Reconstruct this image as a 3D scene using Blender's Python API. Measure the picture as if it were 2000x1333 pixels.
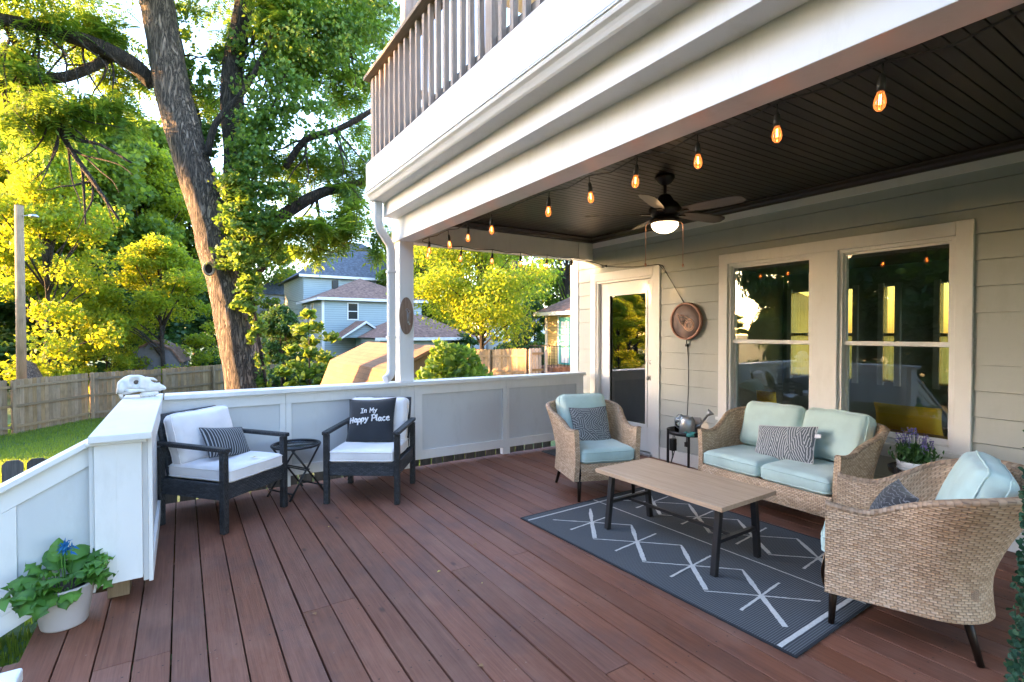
import bpy, math, random
import numpy as np
from mathutils import Vector, Matrix, noise
for o in list(bpy.data.objects): bpy.data.objects.remove(o)
S=bpy.context.scene; C=S.collection
R=math.radians
# ---------------- camera ----------------
CH=1.48; YAW=32.7; PITCH=0.947; F=1005.0
cd=bpy.data.cameras.new('camera'); cam=bpy.data.objects.new('camera',cd); C.objects.link(cam)
cam.location=(0,0,CH); cam.rotation_euler=(R(90-PITCH),0,R(-YAW))
cd.sensor_width=36; cd.lens=36*F/2000; cd.clip_start=.05; cd.clip_end=1500
S.camera=cam
# ---------------- sky and sun ----------------
SUN_EL=8.5; SUN_AZ=-65.0      # azimuth measured from +Y towards +X
w=bpy.data.worlds.new('World'); S.world=w; w.use_nodes=True
nt=w.node_tree; nt.nodes.clear()
sk=nt.nodes.new('ShaderNodeTexSky'); sk.sky_type='NISHITA'; sk.sun_disc=False
sk.sun_elevation=R(SUN_EL); sk.sun_rotation=R(SUN_AZ); sk.air_density=1.0; sk.dust_density=1.1; sk.ozone_density=1.6
bg=nt.nodes.new('ShaderNodeBackground'); bg.inputs[1].default_value=.15
wo=nt.nodes.new('ShaderNodeOutputWorld')
tn=nt.nodes.new('ShaderNodeMix'); tn.data_type='RGBA'; tn.blend_type='MULTIPLY'; tn.inputs[0].default_value=1; tn.inputs[7].default_value=(1.0,.955,1.055,1)
nt.links.new(sk.outputs[0],tn.inputs[6]); nt.links.new(tn.outputs[2],bg.inputs[0]); nt.links.new(bg.outputs[0],wo.inputs[0])
sl=bpy.data.lights.new('sun','SUN'); sl.energy=2.7; sl.angle=R(.6); sl.color=(1,.53,.20)
so=bpy.data.objects.new('sun',sl); C.objects.link(so)
sd=Vector((math.sin(R(SUN_AZ))*math.cos(R(SUN_EL)),math.cos(R(SUN_AZ))*math.cos(R(SUN_EL)),math.sin(R(SUN_EL))))
so.rotation_euler=sd.to_track_quat('Z','Y').to_euler()
S.view_settings.view_transform='Standard'; S.view_settings.look='None'
S.view_settings.exposure=3.98; S.view_settings.gamma=1; S.view_settings.use_curve_mapping=False
S.render.engine='CYCLES'
S.cycles.max_bounces=7; S.cycles.diffuse_bounces=4; S.cycles.transparent_max_bounces=12
S.cycles.caustics_reflective=False; S.cycles.caustics_refractive=False
# ---------------- helpers ----------------
def at(px,wd,py=None):
    """point seen at photo pixel px (and row py) at depth wd along the optical axis"""
    u=(px-1000)/F*wd; c,s=math.cos(R(YAW)),math.sin(R(YAW))
    x=u*c+wd*s; y=wd*c-u*s
    if py is None: return x,y
    return x,y,CH+(649.9-py)/F*wd
def tag(o,label=None,cat=None,group=None,kind=None):
    if label:o['label']=label
    if cat:o['category']=cat
    if group:o['group']=group
    if kind:o['kind']=kind
    return o
def thing(name,label,cat,loc=(0,0,0),rz=0,group=None):
    o=bpy.data.objects.new(name,None); C.objects.link(o); o.location=loc; o.rotation_euler=(0,0,rz)
    o.empty_display_size=.1
    return tag(o,label,cat,group)
class MB:
    def __init__(s): s.v=[];s.f=[];s.uv=[];s.sm=[]
    def add(s,vs,fs,smooth=False,uvs=None):
        b=len(s.v); s.v+= [tuple(p) for p in vs]
        for i,f in enumerate(fs):
            s.f.append([b+k for k in f]); s.sm.append(smooth)
            s.uv.append(uvs[i] if uvs else None)
        return s
    def box(s,x0,x1,y0,y1,z0,z1,M=None):
        vs=[Vector(p) for p in((x0,y0,z0),(x1,y0,z0),(x1,y1,z0),(x0,y1,z0),(x0,y0,z1),(x1,y0,z1),(x1,y1,z1),(x0,y1,z1))]
        if M: vs=[M@p for p in vs]
        return s.add(vs,[(0,3,2,1),(4,5,6,7),(0,1,5,4),(1,2,6,5),(2,3,7,6),(3,0,4,7)])
    def bar(s,a,b,wd,ht=None,up=(0,0,1)):
        """rectangular bar from a to b"""
        a=Vector(a);b=Vector(b);d=(b-a).normalized();ht=ht or wd
        sd=d.cross(Vector(up))
        if sd.length<1e-4: sd=d.cross(Vector((0,1,0)))
        sd.normalize();u=sd.cross(d)
        vs=[p+sd*i*wd/2+u*j*ht/2 for p in(a,b) for i,j in((-1,-1),(1,-1),(1,1),(-1,1))]
        return s.add(vs,[(0,3,2,1)[::-1],(4,5,6,7)[::-1],(0,1,5,4)[::-1],(1,2,6,5)[::-1],(2,3,7,6)[::-1],(3,0,4,7)[::-1]])
    def tube(s,pts,r,n=8,cap=True):
        pts=[Vector(p) for p in pts]; m=len(pts)
        rs=r if isinstance(r,(list,tuple)) else [r]*m
        ref=None;vs=[]
        L=0
        for i,p in enumerate(pts):
            d=(pts[min(i+1,m-1)]-pts[max(i-1,0)]).normalized()
            if ref is None:
                ref=Vector((0,0,1)) if abs(d.z)<.9 else Vector((1,0,0))
            a=(ref-d*ref.dot(d)).normalized(); ref=a; b=d.cross(a)
            for k in range(n):
                t=2*math.pi*k/n; vs.append(p+(a*math.cos(t)+b*math.sin(t))*rs[i])
        fs=[(i*n+k,i*n+(k+1)%n,(i+1)*n+(k+1)%n,(i+1)*n+k) for i in range(m-1) for k in range(n)]
        if cap: fs+= [tuple(range(n))[::-1],tuple((m-1)*n+k for k in range(n))]
        return s.add(vs,fs,True)
    def lathe(s,prof,n=24,c=(0,0,0),cap=True):
        vs=[(c[0]+r*math.cos(2*math.pi*k/n),c[1]+r*math.sin(2*math.pi*k/n),c[2]+z) for r,z in prof for k in range(n)]
        fs=[(i*n+k,i*n+(k+1)%n,(i+1)*n+(k+1)%n,(i+1)*n+k) for i in range(len(prof)-1) for k in range(n)]
        if cap:
            if prof[0][0]>1e-4: fs.append(tuple(range(n))[::-1])
            if prof[-1][0]>1e-4: fs.append(tuple((len(prof)-1)*n+k for k in range(n)))
        return s.add(vs,fs,True)
    def prism(s,poly,ax,a,b):
        """2D polygon extruded along axis ax from a to b; polygon given in remaining axes order"""
        def P(p,t):
            q=list(p); q.insert(ax,t); return q
        n=len(poly); vs=[P(p,a) for p in poly]+[P(p,b) for p in poly]
        return s.add(vs,[tuple(range(n))[::-1],tuple(range(n,2*n))]+[(i,(i+1)%n,n+(i+1)%n,n+i) for i in range(n)])
    def build(s,name,mat,parent=None,bevel=0,loc=None,fix=True):
        me=bpy.data.meshes.new(name); me.from_pydata(s.v,[],s.f)
        me.polygons.foreach_set('use_smooth',s.sm)
        if any(u for u in s.uv):
            l=me.uv_layers.new(name='UVMap'); k=0
            for u,f in zip(s.uv,s.f):
                for j in range(len(f)):
                    if u: l.data[k].uv=u[j]
                    k+=1
        o=bpy.data.objects.new(name,me); C.objects.link(o)
        if mat: me.materials.append(mat)
        if fix:
            import bmesh
            bm=bmesh.new(); bm.from_mesh(me); bmesh.ops.recalc_face_normals(bm,faces=bm.faces); bm.to_mesh(me); bm.free()
        if parent: o.parent=parent
        if loc: o.location=loc
        if bevel:
            m=o.modifiers.new('bevel','BEVEL'); m.width=bevel; m.segments=2; m.limit_method='ANGLE'; m.angle_limit=R(50)
            m.harden_normals=False
        return o
def rot(a,ax='Z'): return Matrix.Rotation(a,4,ax)
def tr(x,y,z): return Matrix.Translation((x,y,z))
# ---------------- materials ----------------
MATS={}
class N:
    def __init__(s,name):
        s.m=bpy.data.materials.new(name); s.m.use_nodes=True; s.t=s.m.node_tree; s.t.nodes.clear()
        s.out=s.t.nodes.new('ShaderNodeOutputMaterial'); MATS[name]=s.m
    def n(s,typ,**k):
        x=s.t.nodes.new('ShaderNode'+typ)
        for a,b in k.items():
            if a.startswith('i_'):
                key=a[2:]; key=int(key) if key.isdigit() else key.replace('_',' ')
                if isinstance(b,bpy.types.NodeSocket): s.t.links.new(b,x.inputs[key])
                else: x.inputs[key].default_value=b
            else: setattr(x,a,b)
        return x
    def mth(s,op,a,b=0,c=0):
        x=s.n('Math',operation=op)
        for i,v in enumerate((a,b,c)):
            if isinstance(v,bpy.types.NodeSocket): s.t.links.new(v,x.inputs[i])
            else: x.inputs[i].default_value=v
        return x.outputs[0]
    def mix(s,f,a,b,bl='MIX'):
        x=s.n('Mix',data_type='RGBA',blend_type=bl)
        for i,v in ((0,f),(6,a),(7,b)):
            if isinstance(v,bpy.types.NodeSocket): s.t.links.new(v,x.inputs[i])
            else: x.inputs[i].default_value=v if i==0 else (*v,1)[:4]
        return x.outputs[2]
    def ramp(s,f,*st):
        x=s.n('ValToRGB'); s.t.links.new(f,x.inputs[0]); e=x.color_ramp.elements
        while len(e)<len(st): e.new(.5)
        for q,(p,c) in zip(e,st): q.position=p; q.color=(*c,1) if len(c)==3 else c
        return x.outputs[0]
    def noise(s,vec,scale,det=4,rough=.55,dist=0):
        x=s.n('TexNoise',i_Scale=scale,i_Detail=det,i_Roughness=rough,i_Distortion=dist)
        if vec is not None: s.t.links.new(vec,x.inputs['Vector'])
        return x.outputs[0]
    def vec(s,kind='Object',scale=(1,1,1),loc=(0,0,0),rotv=(0,0,0)):
        tc=s.n('TexCoord'); mp=s.n('Mapping'); mp.inputs['Scale'].default_value=scale; mp.inputs['Location'].default_value=loc; mp.inputs['Rotation'].default_value=rotv
        s.t.links.new(tc.outputs[kind],mp.inputs[0]); return mp.outputs[0]
    def bsdf(s,col,rough=.5,bump=None,bs=.3,bd=.01,**k):
        x=s.n('BsdfPrincipled')
        for key,v in (('Base Color',col),('Roughness',rough)):
            if isinstance(v,bpy.types.NodeSocket): s.t.links.new(v,x.inputs[key])
            else: x.inputs[key].default_value=(*v,1) if key=='Base Color' else v
        for a,b in k.items(): x.inputs[a.replace('_',' ')].default_value=b
        if bump is not None:
            b=s.n('Bump',i_Strength=bs,i_Distance=bd); s.t.links.new(bump,b.inputs['Height']); s.t.links.new(b.outputs[0],x.inputs['Normal'])
        s.t.links.new(x.outputs[0],s.out.inputs[0]); return x
def simple(name,col,rough=.5,var=.12,scale=6,bs=.15,bd=.004,metal=0,bscale=60,**k):
    n=N(name); v=n.vec()
    f=n.noise(v,scale,5); c2=tuple(max(0,x*(1-var*2)) for x in col); c1=tuple(min(1,x*(1+var)) for x in col)
    col_=n.ramp(f,(.3,c2),(.7,c1))
    n.bsdf(col_,rough,n.noise(v,bscale,4),bs,bd,Metallic=metal,**k); return n.m
def wood(name,cols,axis='Y',gs=1.0,rough=.6,bs=.35,bd=.002,island=True,dirt=.25):
    n=N(name); sc={'X':(1.2,22,22),'Y':(22,1.2,22),'Z':(22,22,1.2)}[axis]
    sc=tuple(a*gs for a in sc)
    geo=n.n('NewGeometry'); rnd=geo.outputs['Random Per Island']
    tc=n.n('TexCoord'); off=n.n('CombineXYZ'); 
    for i,k in enumerate((37.,61.,23.)): n.t.links.new(n.mth('MULTIPLY',rnd,k),off.inputs[i])
    va=n.n('VectorMath',operation='ADD'); n.t.links.new(tc.outputs['Object'],va.inputs[0]); n.t.links.new(off.outputs[0],va.inputs[1])
    vec=va.outputs[0] if island else tc.outputs['Object']
    mp=n.n('Mapping'); mp.inputs['Scale'].default_value=sc; n.t.links.new(vec,mp.inputs[0])
    g=n.noise(mp.outputs[0],1.6,6,.65,.6)
    fine=n.noise(mp.outputs[0],7,4,.7,.2)
    c=n.ramp(g,(.25,cols[0]),(.5,cols[1]),(.75,cols[2]))
    c=n.mix(.25,c,n.ramp(fine,(.3,cols[0]),(.7,cols[2])),'MIX')
    big=n.noise(vec,2.2,5,.6)
    c=n.mix(n.mth('MULTIPLY',n.ramp(big,(.45,(0,0,0)),(.75,(1,1,1))),dirt),c,tuple(x*.45 for x in cols[0]))
    if island:
        hs=n.n('HueSaturation'); n.t.links.new(c,hs.inputs['Color'])
        n.t.links.new(n.mth('MULTIPLY_ADD',rnd,.5,.76),hs.inputs['Value'])
        n.t.links.new(n.mth('MULTIPLY_ADD',n.mth('FRACT',n.mth('MULTIPLY',rnd,7.3)),.3,.85),hs.inputs['Saturation'])
        c=hs.outputs[0]
    n.bsdf(c,rough,n.mth('ADD',g,n.mth('MULTIPLY',fine,.5)),bs,bd); return n.m
def deckmat():
    n=N('deck_wood'); geo=n.n('NewGeometry'); rnd=geo.outputs['Random Per Island']
    tc=n.n('TexCoord'); off=n.n('CombineXYZ')
    for i,k in enumerate((3.7,61.,0)): n.t.links.new(n.mth('MULTIPLY',rnd,k),off.inputs[i])
    va=n.n('VectorMath',operation='ADD'); n.t.links.new(tc.outputs['Object'],va.inputs[0]); n.t.links.new(off.outputs[0],va.inputs[1])
    mp=n.n('Mapping'); mp.inputs['Scale'].default_value=(34,1.1,10); n.t.links.new(va.outputs[0],mp.inputs[0])
    g=n.noise(mp.outputs[0],1.5,6,.62,1.2)
    c=n.ramp(g,(.25,(.135,.047,.025)),(.5,(.215,.080,.046)),(.78,(.29,.122,.075)))
    mp2=n.n('Mapping'); mp2.inputs['Scale'].default_value=(120,3,10); n.t.links.new(va.outputs[0],mp2.inputs[0])
    fine=n.noise(mp2.outputs[0],1.5,5,.7,.4)
    c=n.mix(.3,c,n.ramp(fine,(.35,(.08,.032,.022)),(.7,(.24,.125,.09))))
    # worn dusty patches, scuffs
    wv=n.n('Mapping'); wv.inputs['Scale'].default_value=(1.6,.9,1); n.t.links.new(tc.outputs['Object'],wv.inputs[0])
    wear=n.noise(wv.outputs[0],2.3,7,.7)
    c=n.mix(n.mth('MULTIPLY',n.ramp(wear,(.48,(0,0,0)),(.72,(1,1,1))),.42),c,(.31,.175,.125))
    dk=n.noise(wv.outputs[0],1.7,6,.65); 
    c=n.mix(n.mth('MULTIPLY',n.ramp(dk,(.5,(0,0,0)),(.68,(1,1,1))),.5),c,(.085,.05,.045))
    # knots
    vo=n.n('TexVoronoi',i_Scale=2.6); mp3=n.n('Mapping'); mp3.inputs['Scale'].default_value=(1.6,.75,1); n.t.links.new(va.outputs[0],mp3.inputs[0]); n.t.links.new(mp3.outputs[0],vo.inputs['Vector'])
    kn=n.ramp(vo.outputs['Distance'],(0,(1,1,1)),(.035,(.8,.8,.8)),(.075,(0,0,0)))
    c=n.mix(n.mth('MULTIPLY',kn,.75),c,(.03,.012,.01))
    # pale specks
    vs=n.n('TexVoronoi',i_Scale=17.0); n.t.links.new(tc.outputs['Object'],vs.inputs['Vector'])
    sp=n.ramp(vs.outputs['Distance'],(0,(1,1,1)),(.05,(1,1,1)),(.07,(0,0,0)))
    spm=n.mth('MULTIPLY',sp,n.mth('GREATER_THAN',n.noise(tc.outputs['Object'],5.1,2),.6))
    c=n.mix(n.mth('MULTIPLY',spm,.6),c,(.34,.26,.2))
    so_=n.n('SeparateXYZ'); n.t.links.new(tc.outputs['Object'],so_.inputs[0]); fx_=n.mth('FRACT',n.mth('DIVIDE',n.mth('ADD',so_.outputs[0],.63),.1445)); dx_=n.mth('MULTIPLY',n.mth('SUBTRACT',n.mth('ABSOLUTE',n.mth('SUBTRACT',fx_,.48)),.30),.1445); dy_=n.mth('MULTIPLY',n.mth('SUBTRACT',n.mth('FRACT',n.mth('DIVIDE',so_.outputs[1],.61)),.5),.61)
    rr_=n.mth('SQRT',n.mth('ADD',n.mth('MULTIPLY',dx_,dx_),n.mth('MULTIPLY',dy_,dy_))); c=n.mix(n.mth('MULTIPLY',n.mth('LESS_THAN',rr_,.0042),.8),c,(.02,.012,.01))
    hs=n.n('HueSaturation'); n.t.links.new(c,hs.inputs['Color'])
    n.t.links.new(n.mth('MULTIPLY_ADD',rnd,.28,.88),hs.inputs['Value']); n.t.links.new(n.mth('MULTIPLY_ADD',n.mth('FRACT',n.mth('MULTIPLY',rnd,9.7)),.12,.99),hs.inputs['Saturation'])
    hgt=n.mth('ADD',n.mth('MULTIPLY',g,1.),n.mth('MULTIPLY',fine,.8))
    n.bsdf(hs.outputs[0],n.ramp(wear,(.3,(.52,.52,.52)),(.7,(.7,.7,.7))),hgt,.45,.0025); return n.m
def wicker(name,cols,uw=.029,vh=.0115,bd=.006,dark=(.11,.065,.04)):
    n=N(name); tc=n.n('TexCoord'); sp=n.n('SeparateXYZ'); n.t.links.new(tc.outputs['UV'],sp.inputs[0])
    wob=n.noise(tc.outputs['UV'],9,2)
    v=n.mth('DIVIDE',n.mth('MULTIPLY_ADD',wob,.012,sp.outputs[1]),vh); row=n.mth('FLOOR',v); fv=n.mth('FRACT',v)
    rowr=n.n('TexWhiteNoise',noise_dimensions='1D'); n.t.links.new(row,rowr.inputs['W'])
    u=n.mth('ADD',n.mth('DIVIDE',n.mth('MULTIPLY_ADD',wob,.03,sp.outputs[0]),uw),n.mth('MULTIPLY',row,.5))
    pk=n.mth('ABSOLUTE',n.mth('SINE',n.mth('MULTIPLY',u,math.pi)))
    pv=n.mth('SINE',n.mth('MULTIPLY',fv,math.pi))
    hgt=n.mth('MULTIPLY',n.mth('POWER',pk,.6),n.mth('POWER',pv,.5))
    cm=n.n('CombineXYZ'); n.t.links.new(n.mth('FLOOR',u),cm.inputs[0]); n.t.links.new(row,cm.inputs[1])
    wn=n.n('TexWhiteNoise',noise_dimensions='2D'); n.t.links.new(cm.outputs[0],wn.inputs['Vector'])
    cm2=n.n('CombineXYZ'); n.t.links.new(n.mth('MULTIPLY',sp.outputs[0],5.),cm2.inputs[0]); n.t.links.new(row,cm2.inputs[1])
    st=n.noise(cm2.outputs[0],1.,2)
    k=n.mth('ADD',n.mth('ADD',n.mth('MULTIPLY',wn.outputs[0],.45),n.mth('MULTIPLY',st,.55)),n.mth('MULTIPLY_ADD',n.noise(tc.outputs['UV'],3.5,3),.5,-.2))
    c=n.ramp(k,(.15,cols[0]),(.5,cols[1]),(.9,cols[2]))
    dots=n.mth('MULTIPLY',n.mth('POWER',n.mth('SUBTRACT',1.,pk),5.),n.mth('POWER',pv,.4)); gap=n.mth('MULTIPLY',n.mth('POWER',n.mth('SUBTRACT',1.,pv),2.5),.38)
    c=n.mix(n.mth('MINIMUM',n.mth('ADD',n.mth('MULTIPLY',dots,1.),gap),1.),c,dark)
    n.bsdf(c,.55,hgt,.6,bd); return n.m
def fabric(name,col,var=.06,rough=.9,wr=.5):
    n=N(name); v=n.vec()
    c=n.ramp(n.noise(v,5,5),(.3,tuple(x*(1-var*2) for x in col)),(.7,tuple(min(1,x*(1+var)) for x in col)))
    wv=n.vec('Object',(1,1,1)); w1=n.noise(wv,420,2); w2=n.noise(wv,7,3,.5,.8)
    n.bsdf(c,rough,n.mth('ADD',n.mth('MULTIPLY',w1,.06),n.mth('MULTIPLY',w2,wr)),.5,.02,Sheen_Weight=.25); return n.m
def leafmat(name,c0,c1,t0,t1,tf=.5,sc=.6,rough=.6):
    n=N(name); geo=n.n('NewGeometry'); rnd=geo.outputs['Random Per Island']; v=n.vec()
    k=n.mth('ADD',n.mth('MULTIPLY',rnd,.55),n.mth('MULTIPLY',n.noise(v,sc,3),.6))
    a=n.ramp(k,(.2,c0),(.9,c1)); b=n.ramp(k,(.2,t0),(.9,t1))
    d=n.n('BsdfPrincipled'); n.t.links.new(a,d.inputs['Base Color']); d.inputs['Roughness'].default_value=rough
    t=n.n('BsdfTranslucent'); n.t.links.new(b,t.inputs[0])
    m=n.n('MixShader',i_0=tf); n.t.links.new(d.outputs[0],m.inputs[1]); n.t.links.new(t.outputs[0],m.inputs[2]); n.t.links.new(m.outputs[0],n.out.inputs[0]); return n.m
def emis(name,col,st):
    n=N(name); e=n.n('Emission',i_Strength=st); e.inputs[0].default_value=(*col,1); n.t.links.new(e.outputs[0],n.out.inputs[0]); return n.m
def glass(name,tint=(1,1,1),ior=1.5,rough=.0,refl=1.0):
    n=N(name); fr=n.n('Fresnel',i_IOR=ior); g=n.n('BsdfGlossy',i_Roughness=rough); t=n.n('BsdfTransparent'); t.inputs[0].default_value=(*tint,1)
    m=n.n('MixShader'); f=n.mth('MINIMUM',n.mth('MULTIPLY',fr.outputs[0],refl),1.)
    n.t.links.new(f,m.inputs[0]); n.t.links.new(t.outputs[0],m.inputs[1]); n.t.links.new(g.outputs[0],m.inputs[2]); n.t.links.new(m.outputs[0],n.out.inputs[0]); return n.m
def bark(name,c0,c1,c2,sc=1.0):
    n=N(name); v=n.vec('Object',(13*sc,13*sc,1.5*sc)); 
    q=n.noise(v,1.9,5,.6,1.1); e=n.ramp(n.mth('ABSOLUTE',n.mth('SUBTRACT',q,.5)),(.0,(0,0,0)),(.045,(.45,.45,.45)),(.12,(1,1,1)))
    c=n.mix(e,c0,n.ramp(n.noise(v,3,5,.7),(.3,c1),(.75,c2)))
    n.bsdf(c,.85,n.mth('ADD',e,n.mth('MULTIPLY',n.noise(v,6,4),.5)),1.0,.035); return n.m
M={}
M['deck']=deckmat()
def paintmat(name,col,rough=.45):
    n=N(name); v=n.vec(); f=n.noise(v,1.3,6,.6); f2=n.noise(v,40,3)
    c=n.ramp(f,(.3,tuple(x*.93 for x in col)),(.7,col))
    gr=n.noise(n.vec('Object',(3,3,1)),2.2,7,.7)
    c=n.mix(n.mth('MULTIPLY',n.ramp(gr,(.52,(0,0,0)),(.8,(1,1,1))),.34),c,tuple(x*.6 for x in (col[0]*1.02,col[1],col[2]*.93)))
    n.bsdf(c,rough,n.mth('ADD',f2,n.mth('MULTIPLY',n.noise(n.vec('Object',(60,2,60)),2,4),.6)),.12,.003); return n.m
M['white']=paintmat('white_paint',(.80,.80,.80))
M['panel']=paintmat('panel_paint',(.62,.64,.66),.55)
M['siding']=paintmat('sage_siding_paint',(.445,.475,.46),.6)
M['trim']=paintmat('trim_paint',(.80,.80,.80),.5)
M['ceil']=wood('dark_stained_beadboard',((.006,.0035,.0025),(.013,.008,.005),(.026,.016,.010)),'X',1,.42,.3,.002,True,.2)
M['crown']=wood('dark_crown_wood',((.012,.007,.004),(.026,.015,.009),(.05,.03,.018)),'Y',1,.4,.3,.002)
M['greywood']=wood('weathered_grey_wood',((.22,.165,.125),(.42,.33,.265),(.60,.50,.42)),'Z',1,.8,.6,.004,True,.4)
M['greywoodh']=wood('weathered_rail_wood',((.16,.12,.085),(.30,.235,.17),(.42,.34,.26)),'Y',1,.8,.6,.004)
M['fence']=wood('fence_wood',((.13,.08,.036),(.25,.165,.088),(.35,.245,.14)),'Z',1,.85,.5,.004,True,.45)
M['fenceh']=wood('fence_rail_wood',((.12,.08,.04),(.20,.14,.08),(.28,.20,.12)),'X',1,.85,.5,.004)
M['oak']=wood('light_oak',((.42,.27,.165),(.54,.37,.24),(.63,.46,.31)),'Y',1.1,.5,.25,.0015,False,.04)
M['plaque']=wood('plaque_wood',((.12,.07,.045),(.26,.17,.12),(.40,.30,.23)),'Z',2,.8,.5,.002,False,.3)
M['brownroof']=simple('brown_shingle',(.20,.115,.085),.9,.3,5,.8,.02,bscale=30)
M['greyroof']=simple('grey_shingle',(.085,.10,.125),.9,.25,5,.8,.02,bscale=30)
M['wicker']=wicker('natural_wicker',((.38,.24,.14),(.58,.40,.255),(.75,.57,.40)))
M['rim']=wicker('wicker_rim_wrap',((.24,.15,.09),(.38,.26,.165),(.54,.40,.28)),.05,.016,.004)
M['blackwick']=wicker('black_wicker',((.013,.015,.02),(.03,.035,.044),(.07,.078,.092)),.03,.011,.006,(.003,.003,.004))
M['blackwrap']=wicker('black_wicker_wrap',((.008,.009,.011),(.017,.019,.023),(.04,.044,.05)),.018,.020,.005,(.003,.003,.004))
M['black']=simple('black_metal',(.018,.018,.02),.42,.2,8,.1,.001)
M['bronze']=simple('dark_bronze',(.022,.014,.010),.38,.2,8,.1,.001,metal=.5)
M['aqua']=fabric('aqua_fabric',(.50,.65,.61),.06)
M['whitefab']=fabric('white_fabric',(.80,.78,.80),.04)
M['blackfab']=fabric('black_fabric',(.018,.021,.027),.1)
M['pot']=simple('grey_ceramic',(.50,.46,.46),.55,.05,3,.1,.002)
M['soil']=simple('soil',(.03,.02,.014),.95,.3,20,.8,.02)
M['steel']=simple('galvanised_steel',(.42,.44,.46),.38,.12,20,.1,.001,metal=.8)
M['copper']=simple('copper_rim',(.42,.22,.16),.5,.12,8,.1,.001,metal=.3)
M['disc']=simple('dull_steel_disc',(.25,.185,.18),.6,.2,6,.1,.001)
M['bone']=simple('white_bone',(.78,.76,.72),.6,.1,9,.4,.006,bscale=25)
M['teal']=simple('teal_paint',(.08,.38,.36),.5,.1)
M['wire']=simple('black_rubber_wire',(.012,.014,.014),.5,.1)
M['blade']=wood('fan_blade_wood',((.035,.022,.016),(.065,.042,.030),(.10,.068,.05)),'X',1,.35,.2,.001,False,.1)
M['doorpane']=glass('door_glass',(.6,.66,.63),1.6,0,3.6)
M['pane']=glass('window_glass',(.90,.93,.91),1.6,0,1.25)
M['tglass']=glass('smoked_glass',(.42,.47,.52),1.5,.02,1.2)
M['filament']=emis('bulb_filament',(1,.40,.10),7)
M['fanlight']=emis('fan_lamp_glass',(1,.62,.30),1.5)
rg=random.Random(7)
def bulbglass():
    n=N('amber_bulb_glass'); t=n.n('BsdfTransparent'); t.inputs[0].default_value=(1,.50,.22,1)
    g=n.n('BsdfGlossy',i_Roughness=.03); fr=n.n('Fresnel',i_IOR=1.5); m=n.n('MixShader'); n.t.links.new(fr.outputs[0],m.inputs[0]); n.t.links.new(t.outputs[0],m.inputs[1]); n.t.links.new(g.outputs[0],m.inputs[2])
    e=n.n('Emission',i_Strength=.03); e.inputs[0].default_value=(1,.36,.10,1); a=n.n('AddShader'); n.t.links.new(m.outputs[0],a.inputs[0]); n.t.links.new(e.outputs[0],a.inputs[1]); n.t.links.new(a.outputs[0],n.out.inputs[0]); return n.m
M['bulb']=bulbglass()
# ================= deck floor =================
PW=.1445; YR=5.32; XW=4.72
b=MB(); k=0
x=-.63
while x<XW+.02:
    w_=PW-.0055-(.004 if rg.random()<.25 else 0)
    ys=[-2.6]
    y=-2.6+rg.uniform(1.5,4.5)
    cuts=[]
    if rg.random()<.7: cuts.append(rg.choice([.42,1.64,2.86]) + rg.uniform(-.01,.01))
    lim=YR+.02+(0 if x>-.42 else 0)
    seg=[-2.6]+cuts+[lim]
    if x<-.42: seg=[-2.6,3.72]; cuts=[]
    for a,c in zip(seg[:-1],seg[1:]):
        dz=rg.uniform(-.0015,.001); b.box(x+rg.uniform(0,.0015),x+w_,a+.0015,c-.0015,-.035+dz,dz)
    x+=PW; k+=1
tag(b.build('deck_floor',M['deck'],bevel=.003),kind='structure')
# framing and skirt below the deck
b=MB(); b.box(-.60,4.9,5.262,5.30,-.26,-.037); b.box(-.60,-.56,-2.6,5.26,-.26,-.037)
for yy in np.arange(-2.4,5.2,.4): b.box(-.555,4.7,yy,yy+.038,-.2,-.038)
tag(b.build('deck_framing',M['fence']),kind='structure')
b=MB()
for i in range(1,5):
    for j in range(2):
        b.box(-.63-.27*i+.005+j*.135,-.63-.27*i+.137+j*.135,-.2,3.5,-.18*i-.03,-.18*i)
tag(b.build('deck_steps',M['deck'],bevel=.003),kind='structure')
# ================= deck railing =================
rail=thing('deck_railing','white panelled deck railing with flat cap around the corner of the red deck','railing')
W=M['white']
# end wall: cap, top band, stiles, bottom band, inset panels
YF=5.30 # inner face of bands
b=MB(); b.box(-.13,XW-.17,5.25,5.47,.905,.945); b.build('rail_cap',W,rail,.004)
def endbay(x0,x1,lo=.08,lw=.085,rw=.085):
    f=MB(); f.box(x0,x1,YF,YF+.02,.80,.902); f.box(x0,x1,YF,YF+.02,lo,lo+.10); f.box(x0,x0+lw,YF,YF+.02,lo+.1,.80); f.box(x1-rw,x1,YF,YF+.02,lo+.1,.80)
    f.build('panel_frame',W,rail,.0015)
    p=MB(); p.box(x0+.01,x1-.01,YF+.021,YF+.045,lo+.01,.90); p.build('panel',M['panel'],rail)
endbay(-.19,.83,.10,.10,.05); endbay(.833,1.97,.10,.05,.06)
endbay(2.137,3.316,.08,.09,.045); endbay(3.319,4.545,.08,.045,.12)
b=MB(); b.box(3.27,3.37,YF-.004,YF+.06,0.0,.08); b.build('rail_foot',W,rail)
b=MB(); b.box(.79,.87,YF-.004,YF+.06,0.0,.10); b.build('rail_foot',W,rail)
# left wall
b=MB(); b.box(-.165,-.145,3.50,5.29,.80,.902); b.box(-.165,-.145,3.50,5.29,.09,.20); b.box(-.165,-.145,3.50,3.56,.20,.80); b.box(-.165,-.145,5.2,5.29,.20,.80); b.build('panel_frame',W,rail,.0015)
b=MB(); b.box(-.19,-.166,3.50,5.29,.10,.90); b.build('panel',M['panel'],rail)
b=MB(); b.box(-.42,-.40,3.5,5.34,.09,.90); b.build('outer_panel',W,rail)
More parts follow.
